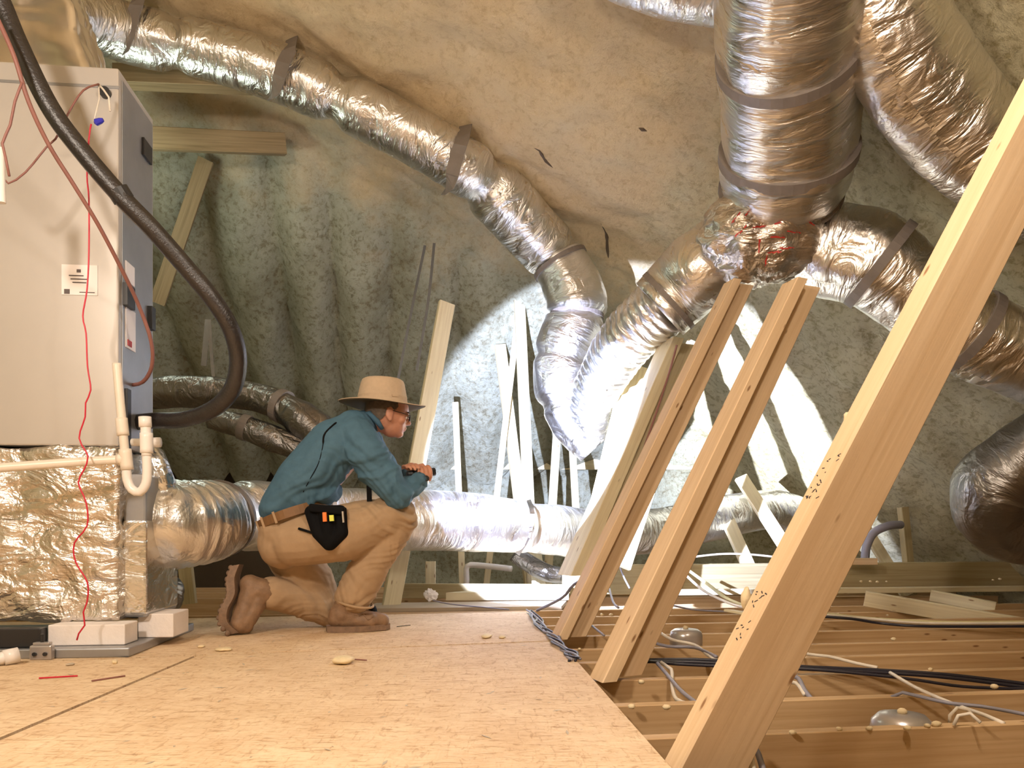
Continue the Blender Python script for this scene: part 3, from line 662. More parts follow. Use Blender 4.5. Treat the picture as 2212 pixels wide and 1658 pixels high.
# pvc trap
TR = top('drain_trap', 'cream plastic drain trap with vent pipes beside the plenum', 'pipe', P(280, 1060, 2.86))
YT = 2.86
def pv(nm, pts, r, m=M_PVC): return obj(nm, sweep(spline([P(*p) for p in pts], .015)[0], r, 20), m, TR, smooth=True)
pv('vent_pipe', [(252, 785, YT), (264, 915, YT), (272, 1000, YT)], .0155)
pv('coupling', [(262, 903, YT), (266, 940, YT)], .021)
pv('tee', [(270, 970, YT), (275, 1014, YT)], .022)
pv('drain_pipe', [(262, 992, YT), (150, 999, YT-.05), (0, 1010, YT-.12), (-80, 1016, YT-.16)], .0165)
pv('tee_branch', [(268, 991, YT), (255, 992, YT)], .021)
pv('trap_bend', [(273, 1000, YT), (275, 1035, YT), (285, 1056, YT), (302, 1062, YT), (315, 1045, YT), (318, 1020, YT), (317, 980, YT)], .0165, M_PVCW)
pv('riser', [(317, 985, YT), (315, 930, YT), (314, 905, YT)], .018, M_PVCW)
pv('coupling', [(317, 978, YT), (316, 935, YT)], .0225, M_PVCW)
pv('cap', [(314, 922, YT), (313, 900, YT)], .022, M_PVCW)
pv('side_outlet', [(285, 955, 3.0), (342, 955, 3.0)], .0145, M_PVCW); pv('outlet_cap', [(332, 955, 3.0), (346, 955, 3.0)], .019, M_PVCW)
D8 = top('loose_pipe', 'loose cream pipe end on the deck at the far left', 'pipe', P(20, 1425, 2.6))
obj('tube', rod(P(-60, 1436, 2.62), P(42, 1412, 2.7), .021, 20), M_PVCW, D8, smooth=True); obj('coupling', rod(P(8, 1420, 2.67), P(40, 1413, 2.7), .026, 20), M_PVCW, D8, smooth=True)
# ---------------------------------------------------------------- cables over the joists
zt = -.018
cbl = [
 ('power_cable', [(1372, 1425, 2.75), (1450, 1424, 2.72), (1530, 1425, 2.7), (1710, 1438, 2.62), (1900, 1447, 2.6), (2050, 1457, 2.55), (2230, 1478, 2.5)], .006, M_BLKC, 'black cable, topmost strand of the thick bundle crossing the bays'),
 ('power_cable', [(1380, 1428, 2.74), (1450, 1429, 2.7), (1530, 1431, 2.68), (1710, 1443, 2.6), (1900, 1452, 2.58), (2050, 1463, 2.53), (2230, 1486, 2.48)], .006, M_BLKC, 'black cable, middle strand of the thick bundle crossing the bays'),
 ('power_cable', [(1376, 1424, 2.76), (1450, 1433, 2.68), (1600, 1440, 2.62), (1760, 1446, 2.57), (1950, 1464, 2.52), (2080, 1482, 2.48), (2230, 1488, 2.44)], .005, M_BLKC, 'black cable, lowest strand of the thick bundle crossing the bays'),
 ('power_cable', [(1760, 1330, 3.95), (1840, 1336, 3.9), (1900, 1345, 3.9), (2000, 1352, 3.8), (2230, 1352, 3.8)], .007, M_BLKC, 'single black cable across the farther bays at right'),
 ('power_cable', [(1770, 1326, 4.0), (1870, 1335, 3.95), (2000, 1345, 3.85), (2230, 1345, 3.8)], .006, M_WHITEC, 'white cable lying along the single black cable at right'),
 ('power_cable', [(1770, 1323, 4.05), (1900, 1336, 4.0), (2050, 1343, 3.9), (2230, 1342, 3.9)], .006, M_YELC, 'yellowish cable beside the white cable in the farther bays'),
 ('power_cable', [(1412, 1355, 3.3), (1450, 1380, 3.1), (1500, 1392, 3.0), (1530, 1415, 2.85), (1548, 1425, 2.8)], .006, M_WHITEC, 'white cable sloping down to the black bundle left of the largest brace'),
 ('power_cable', [(1385, 1378, 3.1), (1440, 1395, 3.0), (1500, 1398, 2.95), (1548, 1418, 2.8)], .006, M_GREYC, 'grey cable sloping under the white one left of the largest brace'),
 ('power_cable', [(1428, 1430, 2.65), (1450, 1445, 2.6), (1452, 1480, 2.45), (1462, 1510, 2.3), (1500, 1523, 2.2)], .006, M_WHITEC, 'looping white cable between the middle and largest brace'),
 ('power_cable', [(1420, 1432, 2.65), (1440, 1455, 2.55), (1470, 1490, 2.35), (1505, 1518, 2.2)], .006, M_GREYC, 'grey cable beside the looping white cable between two braces'),
 ('power_cable', [(1730, 1398, 2.95), (1745, 1412, 2.9), (1790, 1417, 2.85), (1850, 1432, 2.75), (1895, 1441, 2.68)], .006, M_WHITEC, 'white cable just right of the largest brace above the black bundle'),
 ('power_cable', [(1923, 1452, 2.55), (1980, 1485, 2.35), (2060, 1520, 2.15), (2130, 1545, 2.0), (2168, 1562, 1.93)], .0055, M_WHITEC, 'white cable running diagonally to the lower right below the bundle'),
 ('power_cable', [(1700, 1450, 2.5), (1725, 1465, 2.45), (1738, 1490, 2.35), (1752, 1508, 2.28)], .007, M_GREYC, 'grey cable end with a black tip right of the largest brace'),
 ('power_cable', [(1696, 1470, 2.45), (1720, 1475, 2.42), (1738, 1500, 2.32)], .006, M_WHITEC, 'short white cable twisted with the grey cable end'),
 ('power_cable', [(1925, 1505, 2.25), (1950, 1495, 2.25), (1985, 1503, 2.2), (2050, 1518, 2.12), (2120, 1525, 2.1), (2230, 1545, 2.0)], .005, M_GREYC, 'dark grey cable snaking along the right-hand joist'),
 ('power_cable', [(2052, 1566, 1.95), (2052, 1545, 1.95), (2068, 1528, 1.95), (2090, 1532, 1.95), (2105, 1550, 1.94)], .0045, M_WHITEC, 'outer loop of white cable beside the round fixture'),
 ('power_cable', [(2060, 1566, 1.9), (2070, 1545, 1.9), (2095, 1540, 1.9), (2118, 1560, 1.88)], .0045, M_WHITEC, 'inner loop of white cable beside the round fixture'),
 ('power_cable', [(1480, 1226, 5.2), (1530, 1262, 4.9), (1570, 1292, 4.6), (1620, 1312, 4.4)], .010, M_YELC, 'thick yellow cable sagging off the raised beam'),
 ('power_cable', [(1478, 1238, 5.1), (1520, 1275, 4.8), (1575, 1302, 4.5), (1615, 1313, 4.35)], .008, M_WHITEC, 'pale cable sagging beside the thick yellow cable'),
 ('power_cable', [(1440, 1303, 4.4), (1490, 1315, 4.3), (1560, 1320, 4.25), (1625, 1320, 4.2)], .005, M_GREYC, 'thin grey cable under the yellow cable behind the largest brace'),
 ('power_cable', [(1500, 1202, 5.4), (1560, 1196, 5.4), (1620, 1197, 5.4), (1680, 1203, 5.4)], .007, M_WHITEC, 'white cable arching over the top of the raised beam'),
 ('power_cable', [(1336, 1212, 5.3), (1345, 1240, 5.25), (1360, 1270, 5.2)], .006, M_GREYC, 'thin dark cable drooping over the lit face of the beam'),
 ('power_cable', [(1315, 1265, 4.3), (1325, 1300, 4.1), (1336, 1312, 4.0)], .006, M_GREYC, 'grey cable hanging between the left and middle brace'),
 ('power_cable', [(1268, 1342, 3.7), (1290, 1360, 3.5), (1305, 1372, 3.4)], .005, M_GREYC, 'thin cable passing under the left brace'),
 ('power_cable', [(1612, 1598, 1.75), (1620, 1630, 1.65), (1628, 1670, 1.6)], .007, M_WHITEC, 'white cable dropping at the foot of the largest brace'),
 ('power_cable', [(1618, 1598, 1.78), (1638, 1628, 1.68), (1650, 1670, 1.62)], .007, M_GREYC, 'dark cable dropping at the foot of the largest brace'),
 ('power_cable', [(1608, 1604, 1.78), (1612, 1640, 1.68), (1612, 1670, 1.6)], .006, M_WHITEC, 'second pale cable beside the drop at the foot of the largest brace'),
 ('power_cable', [(1285, 1238, 4.1), (1240, 1262, 4.2), (1215, 1290, 4.3), (1160, 1318, 4.5)], .008, M_GREYC, 'lavender cable curving from the glaring brace to the deck edge'),
 ('power_cable', [(935, 1296, 4.75), (980, 1305, 4.7), (1100, 1316, 4.6)], .004, M_GREYC, 'thin dark cable on the lit plank'),
]
for nm, pts, r, m, lab in cbl: cable(nm, pts, r, m, lab, 'cable', .03, 'cables in the open bays')
for k in range(5):
    pts = []
    for t in range(9):
        f = t/8; x = 1142+100*f; y = 1320+105*f**.9
        Y = .45*F/(y-1150+2); pts.append((x+10*math.sin(t*2.1+k*1.5)+3*k-4, y+4*math.cos(t*1.7+k), Y-.02))
    cable('power_cable', pts, .005, M_GREYC if k % 2 else M_BLKC, 'twisted %s strand in the cable bundle along the deck edge' % ['outermost black', 'outer grey', 'middle black', 'inner grey', 'innermost black'][k], 'cable', .03, 'cables along the deck edge')
# fixtures
def can(px, py, Y, w, h, lab):
    c = P(px, py, Y); r = top('recessed_fixture', lab, 'light fixture', c)
    obj('housing', lathe(c, [(w*.5, -.11), (w*.5, .0), (w*.47, h*.55), (w*.36, h*.9), (w*.2, h), (.01, h)], 32), M_BOX, r, smooth=True)
    obj('cap', ball(c+Vector((-.004, -.01, h+.004)), (.012, .012, .009), 10), M_CREAM, r, smooth=True)
can(1948, 1579, 1.97, .15, .048, 'grey round fixture housing between joists at the lower right')
can(1482, 1372, 3.30, .135, .030, 'grey round fixture housing between joists behind the braces')
# crumbs of foam on joists and deck
cr = [(x, y) for x, y in [(1712, 1585), (1813, 1577), (1878, 1576), (1960, 1576), (2003, 1570), (2022, 1568), (1364, 1529), (1440, 1531), (1385, 1476), (1225, 1376), (1240, 1376), (1252, 1404), (1300, 1330), (1320, 1330), (1860, 1258), (1880, 1258), (1895, 1259), (1915, 1258), (2160, 1253), (2145, 1255), (1810, 1328), (1917, 1331), (2148, 1486), (2010, 1448), (1930, 1383), (1735, 1390)]]
for x, y in cr:
    r = random.uniform(.006, .011); Y = .468*F/(y-1150) if y > 1300 else 5.3
    obj('foam_crumb', ball(P(x, y-2, Y)+Vector((0, 0, r*.3)), (r*1.2, r, r*.8), 8, seed=x), M_CREAM, smooth=True, label='pea-sized crumb of cured foam on a joist or beam top', cat='crumb', group='foam crumbs on the timbers')
def chip(px, py, w, d_, h, lab, m=M_CREAM, rz=0.):
    Y = .45*F/(py-1150); c = P(px, py, Y); R = Matrix.Rotation(rz, 3, 'Z')
    return obj('foam_scrap', ball((c.x, c.y, h*.9), (w, d_, h), 18, R, seed=px), m, smooth=True, label=lab, cat='scrap')
chip(742, 1432, .036, .05, .014, 'largest cream foam scrap in the middle of the deck', rz=.2)
chip(484, 1405, .03, .03, .007, 'flat cream scrap at the cross seam near the rear boot')
chip(1052, 1376, .022, .05, .008, 'torn cream scrap on the deck near its right corner')
chip(1085, 1378, .014, .02, .006, 'small cream scrap right of the torn one')
chip(248, 1433, .008, .012, .007, 'tiny shiny scrap in front of the drain pan')
chip(435, 1398, .012, .02, .006, 'small crumb where the seams meet')
chip(152, 1436, .012, .02, .004, 'grey flake below the float switch', M_PLY)
obj('foam_scrap', ball(P(1612, 1292, 1.78), (.011, .016, .026), 14, seed=3), M_CREAM, smooth=True, label='foam blob stuck on the left edge of the largest brace, halfway up', cat='scrap')
obj('foam_scrap', ball(P(1832, 905, 1.74), (.010, .014, .018), 12, seed=5), M_CREAM, smooth=True, label='small foam blob on the upper left edge of the largest brace', cat='scrap')
obj('paper_scrap', wrinkled(P(930, 1284, 4.95), (.045, .03, .035), 14, .6, 12), M_PAPER, label='white crumpled scrap on the plank behind the front boot', cat='scrap')
board('stud', P(1268, 1236, 5.0), P(1375, 790, 5.25), .17, .04, 10, M_PALE, 'wide pale board added to widen the glare left of the white brace', 'stud')  # board added to fill out the white torch glare around the brace
for (x0, y0, x1, y1, m, lab) in ((84, 1466, 168, 1461, M_RED, 'red wire offcut on the deck at lower left'), (198, 1472, 270, 1461, M_BROWN, 'brown splinter on the deck at lower left'), (765, 1425, 792, 1427, M_BROWN, 'dark splinter beside the largest foam scrap')):
    q0 = P(x0, y0, .45*F/(y0-1150)); q1 = P(x1, y1, .45*F/(y1-1150)); q0.z = q1.z = .003
    obj('splinter', rod(q0, q1, .0025, 6), m, label=lab, cat='splinter')
G = []
for k in range(130):
    X = random.uniform(-1.4, .2); Y = random.uniform(1.4, 4.2)
    if X > .30-.063*(Y-1.5)-.04: continue
    s = random.uniform(.002, .009); a0 = random.uniform(0, 3.1); c, s_ = math.cos(a0), math.sin(a0); l = s*random.uniform(1, 3)
    G.append(([(X-c*l, Y-s_*l, .0006), (X+s_*s*.5, Y-c*s*.5, .0006), (X+c*l, Y+s_*l, .0012), (X-s_*s*.5, Y+c*s*.5, .0016)], [(0, 1, 2, 3)], None))
obj('wood_dust', join(*G), M_PLY, label='fine wood flakes and dust scattered over the chipboard deck', cat='dust', kind='stuff')
board('nail_plate', P(840, 1360, 3.7)+Vector((.03, .05, .01)), P(870, 1352, 3.75)+Vector((.03, .05, .0)), .003, .003, 0, M_BLK, 'thin dark nail on the deck in front of the boot toe', 'nail')
# ---------------------------------------------------------------- the kneeling man
from mathutils.bvhtree import BVHTree
M_SHIRT = simple('blue_shirt', (.07, .15, .22), .75, 0, .10, 30, .35, .0015, spec=.25)
M_TROU = simple('khaki_cloth', (.42, .29, .175), .8, 0, .08, 20, .3, .0015, spec=.2)
M_BOOT = simple('brown_leather', (.25, .15, .085), .6, 0, .25, 30, .5, .002)
M_SOLE = simple('boot_rubber', (.22, .14, .09), .7, 0, .3, 40, .5, .002)
M_SKIN = simple('skin', (.52, .24, .15), .5, 0, .10, 25, .15, .001)
M_HAT = simple('hat_canvas', (.52, .40, .28), .85, 0, .06, 60, .3, .001, spec=.2)
M_HATU = simple('hat_lining', (.14, .12, .08), .9, spec=.1)
M_HAIR = simple('grey_hair', (.10, .075, .055), .7, var=.3, sc=80)
M_BELT = simple('leather_belt', (.20, .10, .035), .5, var=.15, sc=20)
M_NYL = simple('black_nylon', (.004, .004, .005), .8, spec=.15)
M_ORG = simple('orange_plastic', (.95, .22, .04), .4); M_YEL = simple('yellow_plastic', (.75, .80, .12), .4)
M_MET = simple('steel', (.6, .6, .6), .3, .9)
def cone(p0, r0, p1, r1, n=20):
    """tapered capsule"""
    d = (p1-p0); L = d.length; ax = d.normalized(); path, rr = [], []
    for k in range(7):
        th = math.pi/2*(1-k/6); path.append(p0-ax*r0*math.sin(th)); rr.append(max(r0*math.cos(th), r0*.04))
    for k in range(1, 5): t = k/5; path.append(p0.lerp(p1, t)); rr.append(r0*(1-t)+r1*t)
    for k in range(7):
        th = math.pi/2*k/6; path.append(p1+ax*r1*math.sin(th)); rr.append(max(r1*math.cos(th), r1*.04))
    V, Fc = [], []; a = ax.orthogonal().normalized(); b = ax.cross(a); m = len(path)
    for p, r in zip(path, rr):
        for k in range(n): th = 2*math.pi*k/n; V.append(p+(a*math.cos(th)+b*math.sin(th))*r)
    for i in range(m-1):
        for k in range(n): j = (k+1) % n; Fc.append((i*n+k, i*n+j, (i+1)*n+j, (i+1)*n+k))
    Fc.append(tuple(range(n-1, -1, -1))); Fc.append(tuple((m-1)*n+k for k in range(n)))
    return V, Fc
def blob(name, prims, vox, m, parent, disp=None, it=6, sf=.5, clip=None, label=None):
    gs = []
    for p in prims:
        if p[0] == 'c':
            for q, r in zip(range(len(p[1])-1), range(1, len(p[1]))):
                a, b = p[1][q], p[1][r]; gs.append(cone(a[0], a[1], b[0], b[1]))
        else: gs.append(ball(p[1], p[2], 24, p[3] if len(p) > 3 else None))
    g = join(*[(x[0], x[1], None) for x in gs])
    me = bpy.data.meshes.new('t'); me.from_pydata(g[0], [], g[1])
    bm = bmesh.new(); bm.from_mesh(me); bmesh.ops.recalc_face_normals(bm, faces=bm.faces); bm.to_mesh(me); bm.free()
    o = bpy.data.objects.new('t', me); COL.objects.link(o)
    r = o.modifiers.new('r', 'REMESH'); r.mode = 'VOXEL'; r.voxel_size = vox
    s = o.modifiers.new('s', 'SMOOTH'); s.iterations = it; s.factor = sf
    dg = bpy.context.evaluated_depsgraph_get(); ev = o.evaluated_get(dg); em = bpy.data.meshes.new_from_object(ev)
    V = [v.co.copy() for v in em.vertices]; NN = [v.normal.copy() for v in em.vertices]; Fc = [tuple(p.vertices) for p in em.polygons]
    bpy.data.objects.remove(o); bpy.data.meshes.remove(em)
    if disp: V = [v+n*disp(v, n) for v, n in zip(V, NN)]
    if clip:
        keep = [clip(v) for v in V]; Fc = [f for f in Fc if all(keep[i] for i in f)]
        used = sorted({i for f in Fc for i in f}); mp = {q: k for k, q in enumerate(used)}; V = [V[i] for i in used]; Fc = [tuple(mp[i] for i in f) for f in Fc]
    ob = obj(name, (V, Fc), m, parent, smooth=True, label=label); 
    return ob, BVHTree.FromPolygons(V, Fc)
def on(bvh, px, py, lift=.001):
    d = P(px, py, 1)-Vector((0, 0, EYE)); h = bvh.ray_cast(Vector((0, 0, EYE)), d.normalized())
    if h[0] is None: return P(px, py, 3.45)
    return h[0]+h[1]*lift if h[1].dot(d) < 0 else h[0]-h[1]*lift
def fold(dirv, freq, amp, sd=0, warp=2.):
    dirv = Vector(dirv).normalized()
    def f(v, n):
        w = noise.noise(v*6+Vector((sd, 0, 0)))*.06*warp
        s = (v.dot(dirv)+w)*freq
        q = v-dirv*v.dot(dirv)
        return amp*(noise.noise(Vector((s, q.length*4, sd)))+.5*noise.noise(Vector((s*2.1, q.length*7, sd+3))))
    return f
ME = top('person', 'person kneeling on one knee in a wide-brimmed tan hat, blue shirt and khaki trousers', 'person', P(700, 1353, 3.62))
B = []
# body (skin): one continuous surface under the clothes
B += [('c', [(P(625, 1150, 3.60), .10), (P(660, 1060, 3.60), .105), (P(735, 965, 3.62), .115), (P(775, 925, 3.63), .075), (P(803, 912, 3.64), .052), (P(828, 898, 3.645), .055)])]
B += [('c', [(P(640, 1160, 3.53), .09), (P(868, 1110, 3.58), .055), (P(765, 1290, 3.60), .04), (P(750, 1332, 3.60), .035), (P(820, 1345, 3.63), .026)])]
B += [('c', [(P(625, 1180, 3.70), .09), (P(705, 1318, 3.76), .055), (P(585, 1288, 3.58), .04), (P(545, 1280, 3.53), .033), (P(520, 1345, 3.475), .028)])]
B += [('c', [(P(775, 940, 3.50), .06), (P(852, 1064, 3.50), .038), (P(902, 1036, 3.585), .027), (P(908, 1026, 3.60), .026)])]
B += [('c', [(P(785, 935, 3.76), .06), (P(845, 1040, 3.88), .04), (P(893, 1018, 3.72), .027), (P(900, 1013, 3.67), .026)])]
FR = Matrix.Rotation(math.radians(18), 3, 'Z') @ Matrix.Rotation(math.radians(8), 3, 'Y')    # head: faces right and a little away, chin down
HC = P(838, 888, 3.645)
def hd(x, y, z): return HC+FR @ Vector((x, y, z))         # x forward, y to his left, z up
B += [('e', HC, (.098, .076, .105), FR), ('e', hd(.028, 0, -.055), (.062, .058, .062), FR), ('e', hd(.062, 0, -.094), (.024, .026, .020), FR),
      ('e', hd(.080, 0, -.004), (.018, .05, .012), FR), ('c', [(hd(.086, 0, -.012), .010), (hd(.104, 0, -.038), .0105)]), ('e', hd(.094, 0, -.042), (.012, .017, .009), FR),
      ('e', hd(.086, 0, -.064), (.012, .022, .006), FR), ('e', hd(.083, 0, -.074), (.011, .020, .0065), FR),
      ('e', hd(.058, -.045, -.035), (.024, .018, .022), FR), ('e', hd(.058, .045, -.035), (.024, .018, .022), FR)]
for s in (-1, 1):
    B += [('e', hd(-.002, s*.078, -.020), (.018, .008, .031), FR), ('e', hd(.004, s*.078, -.045), (.010, .008, .012), FR)]
# hands: fingers wrap round the torch
TC = P(912, 1021, 3.615); TU = Vector((.84, .50, .12)).normalized()
e1 = Vector((0, -1, .0)); e1 = (e1-TU*e1.dot(TU)).normalized(); e2 = TU.cross(e1).normalized()
if e2.z < 0: e2 = -e2
def tp(s, ang, r): a = math.radians(ang); return TC+TU*s+(e1*math.cos(a)+e2*math.sin(a))*r
# right hand: palm below/near side, fingers over the near side and top
B += [('c', [(P(906, 1030, 3.60), .024), (tp(-.025, -60, .034), .020)]), ('c', [(tp(-.042, -75, .03), .017), (tp(.022, -70, .031), .016)]), ('c', [(tp(-.04, -40, .034), .014), (tp(.024, -40, .034), .013)])]
for i, (s, ln) in enumerate(((.030, 135), (.010, 150), (-.010, 142), (-.029, 120))):
    st0 = -38; B += [('c', [(tp(s, st0+ln*t/5, .0285), .0098-.0004*t-.0006*i) for t in range(6)])]
B += [('c', [(tp(-.03, -110, .030), .013), (tp(.005, -150, .028), .011), (tp(.030, 175, .026), .0095)])]
# left hand: cupped over the top and far side just behind
B += [('c', [(P(900, 1013, 3.67), .024), (tp(-.040, 120, .040), .020), (tp(-.060, 110, .036), .016)])]
for i, (s, ln) in enumerate(((-.030, 95), (-.049, 105), (-.068, 100), (-.085, 85))):
    B += [('c', [(tp(s, 125-ln*t/5, .040), .0092-.0004*t-.0006*i) for t in range(6)])]
B += [('c', [(tp(-.035, 150, .036), .012), (tp(-.012, 120, .038), .010), (tp(.010, 95, .036), .009)])]
body, bv_b = blob('body', B, .0042, M_SKIN, ME, it=3, sf=.4)
for s in (-1, 1):
    e = obj('eye', ball(hd(.078, s*.030, -.018), .0115, 14), M_PVCW, ME, smooth=True)
    obj('iris', ball(hd(.0875, s*.031, -.018), (.003, .005, .005), 10, FR), M_BLK, e, smooth=True)
    obj('eyebrow', sweep([hd(.093, s*.012, .004), hd(.096, s*.028, .008), hd(.086, s*.044, .004)], .0035, 8), M_HAIR, ME, smooth=True)
gl = obj('glasses', join((sweep([hd(.100, -.006, -.012), hd(.103, -.02, -.006), hd(.098, -.046, -.008), hd(.05, -.073, -.008), hd(.0, -.083, -.006)], .0016, 6)[:2]), (sweep([hd(.100, .006, -.012), hd(.103, .02, -.006), hd(.098, .046, -.008), hd(.05, .073, -.008), hd(.0, .083, -.006)], .0016, 6)[:2]), (sweep([hd(.100, -.006, -.012), hd(.100, .006, -.012)], .0016, 6)[:2])), M_BLK, ME)
for s in (-1, 1): obj('lens', ball(hd(.100, s*.027, -.020), (.0025, .019, .015), 16, FR), M_BLK, gl, smooth=True)
hair, _ = blob('hair', [('e', HC+FR @ Vector((-.012, 0, .004)), (.096, .0815, .105), FR)], .006, M_HAIR, ME,
    disp=lambda v, n: .002*noise.noise(v*150), it=1, clip=lambda v: (lambda q: q.x < .035 and q.z < .06 and q.z > -.06+max(0, q.x+.04)*.9 and not (abs(q.x) < .016 and q.z < -.002 and q.z > -.1))(FR.transposed() @ (v-HC)))
# hat
HR = Matrix.Rotation(math.radians(18), 3, 'Z') @ Matrix.Rotation(math.radians(1.5), 3, 'Y')
HO = P(826, 874, 3.64)
def hatlathe(prof, n=56, crown=True):
    V, Fc = [], []
    for ri, (r, z) in enumerate(prof):
        for k in range(n):
            th = 2*math.pi*k/n; x = math.cos(th); y = math.sin(th)
            zz = z; rr = r
            if r > .115: zz += -.012*math.cos(2*th)*((r-.11)/.07)**1.2*-1*.9 - .018*((r-.11)/.08)*max(0, x)**2*.6 + .006*math.sin(3*th+1)*((r-.11)/.07)
            else: rr *= 1+.02*noise.noise(Vector((x*2, y*2, z*20)))+.012*noise.noise(Vector((x*5, y*5, z*50)))
            V.append(HO+HR @ Vector((rr*1.12*x, rr*.98*y, zz)))
    for i in range(len(prof)-1):
        for k in range(n): j = (k+1) % n; Fc.append((i*n+k, i*n+j, (i+1)*n+j, (i+1)*n+k))
    Fc.append(tuple((len(prof)-1)*n+k for k in range(n)))
    if crown: Fc.append(tuple(range(n-1, -1, -1)))
    return V, Fc
HT = obj('hat', hatlathe([(.178, -.001), (.180, .001), (.178, .003), (.15, .004), (.125, .006), (.1045, .010), (.102, .020), (.1005, .034), (.1015, .037), (.100, .040), (.096, .07), (.090, .098), (.084, .112), (.074, .119), (.055, .116), (.03, .112)], crown=False), M_HAT, ME, smooth=True)
obj('brim_lining', hatlathe([(.1045, .004), (.125, .0015), (.15, -.001), (.176, -.003), (.1765, -.002), (.15, .001), (.12, .004), (.1, .006)], crown=False), M_HATU, HT, smooth=True, label='dark brim underside')
obj('hat_tab', bar(HO+HR @ Vector((.028, -.0985, .031)), HO+HR @ Vector((.058, -.088, .032)), .011, .003, 0, .001), M_HAT, HT)
# shirt
S = [('c', [(P(612, 1098, 3.53), .105), (P(655, 1040, 3.52), .122), (P(725, 965, 3.53), .128), (P(765, 930, 3.55), .095)]),
     ('c', [(P(612, 1098, 3.67), .105), (P(655, 1040, 3.68), .122), (P(725, 965, 3.70), .128), (P(768, 930, 3.70), .092)]),
     ('e', P(690, 1062, 3.58), (.10, .14, .075)), ('e', P(615, 1100, 3.60), (.105, .18, .09)),
     ('c', [(P(770, 925, 3.63), .085), (P(800, 912, 3.64), .062)]),
     ('c', [(P(770, 940, 3.50), .085), (P(795, 985, 3.46), .090), (P(842, 1050, 3.46), .073), (P(860, 1066, 3.47), .060)]),
     ('c', [(P(852, 1066, 3.47), .064), (P(880, 1056, 3.53), .052), (P(906, 1038, 3.575), .036)]),
     ('c', [(P(782, 940, 3.76), .085), (P(840, 1035, 3.87), .06), (P(868, 1030, 3.80), .05), (P(888, 1021, 3.72), .038)])]
sf1 = fold((-.55, 0, 1), 17, .018, 3); sf2 = fold((.6, .3, .8), 30, .009, 9)
def sdisp(v, n):
    # more folds towards the belly and the elbow, smooth over the back
    q = (v-P(690, 1010, 3.6)); f = max(.1, min(1, .45-(q.x*-.69+q.z*.72)*4.0))
    return sf1(v, n)*f+sf2(v, n)*f*.9
shirt, bv_s = blob('shirt', S, .0065, M_SHIRT, ME, disp=sdisp, it=5)
seam = spline([on(bv_s, x, y, .0005) for x, y in ((727, 912), (712, 925), (700, 940), (697, 965), (688, 1000), (672, 1030), (655, 1062))], .01)[0]
obj('back_pleat', sweep(seam, [.0045 if 0 < i < 12 else .002 for i in range(len(seam))], 6), M_NYL, shirt, smooth=True, label='dark open pleat')
obj('collar', sweep([P(783, 895, 3.60), P(798, 893, 3.575), P(815, 910, 3.57), P(826, 926, 3.59)], [.010, .013, .013, .009], 10), M_SHIRT, shirt, smooth=True)
obj('cuff', sweep([P(898, 1043, 3.56), P(911, 1036, 3.585)], .038, 20, lambda dr, s, th, p: 1+.08*math.sin(th*5)), M_SHIRT, shirt, smooth=True)
obj('cuff', sweep([P(883, 1024, 3.735), P(893, 1019, 3.705)], .037, 20, lambda dr, s, th, p: 1+.08*math.sin(th*5)), M_SHIRT, shirt, smooth=True)
# trousers
T = [('e', P(622, 1150, 3.60), (.125, .175, .125)), ('e', P(610, 1172, 3.57), (.108, .13, .118)), ('e', P(650, 1115, 3.60), (.12, .165, .07)),
     ('c', [(P(640, 1165, 3.52), .120), (P(740, 1150, 3.50), .128), (P(830, 1120, 3.54), .098), (P(862, 1117, 3.57), .082)]),
     ('c', [(P(864, 1120, 3.57), .080), (P(815, 1195, 3.58), .088), (P(778, 1262, 3.60), .088), (P(765, 1285, 3.60), .088)]),
     ('c', [(P(620, 1180, 3.70), .12), (P(670, 1260, 3.74), .115), (P(705, 1312, 3.76), .083)]),
     ('c', [(P(708, 1314, 3.755), .083), (P(640, 1292, 3.66), .080), (P(588, 1280, 3.58), .078)])]
tf1 = fold((.8, 0, .6), 24, .015, 21); tf2 = fold((-.3, 0, 1), 34, .010, 31)
def tdisp(v, n):
    q = v-P(640, 1160, 3.5); f = max(.15, min(1, q.length*2.2-.2)); return tf1(v, n)*f*.8+tf2(v, n)*f
trou, bv_t = blob('trousers', T, .0065, M_TROU, ME, disp=tdisp, it=4, clip=None)
pk = spline([on(bv_t, x, y) for x, y in ((655, 1115), (668, 1128), (672, 1150))], .01)[0]
obj('back_pocket_flap', sweep(pk, .003, 6), M_TROU, trou)
hem = [P(765+math.cos(k*math.pi/12)*41, 1300+10*math.sin(k*math.pi/12)-math.cos(k*math.pi/12)*-8, 3.6-.086*math.sin(k*math.pi/12)) for k in range(25)]
obj('hem', sweep(hem, .006, 8), M_TROU, trou, smooth=True)
# belt with loops
BC = P(640, 1112, 3.60); bx = (P(735, 1082, 3.6)-P(568, 1140, 3.6)).normalized(); bn = Vector((-bx.z, 0, bx.x))
def bpt(k, o=0, h=0): a = 2*math.pi*k/48; return BC+bx*math.cos(a)*(.165+o)+Vector((0, 1, 0))*math.sin(a)*(.188+o)+bn*h
V, Fc = [], []
for k in range(48):
    V += [bpt(k, 0, -.02), bpt(k, .005, -.02), bpt(k, .005, .02), bpt(k, 0, .02)]
for k in range(48):
    for q in range(4): Fc.append((k*4+q, k*4+(q+1) % 4, ((k+1) % 48)*4+(q+1) % 4, ((k+1) % 48)*4+q))
belt = obj('belt', (V, Fc), M_BELT, ME, smooth=False)
for k in (26.5, 30.5, 34): obj('belt_loop', bar(bpt(k, .007, -.026), bpt(k, .007, .026), .011, .004, 0, .001), M_TROU, belt)
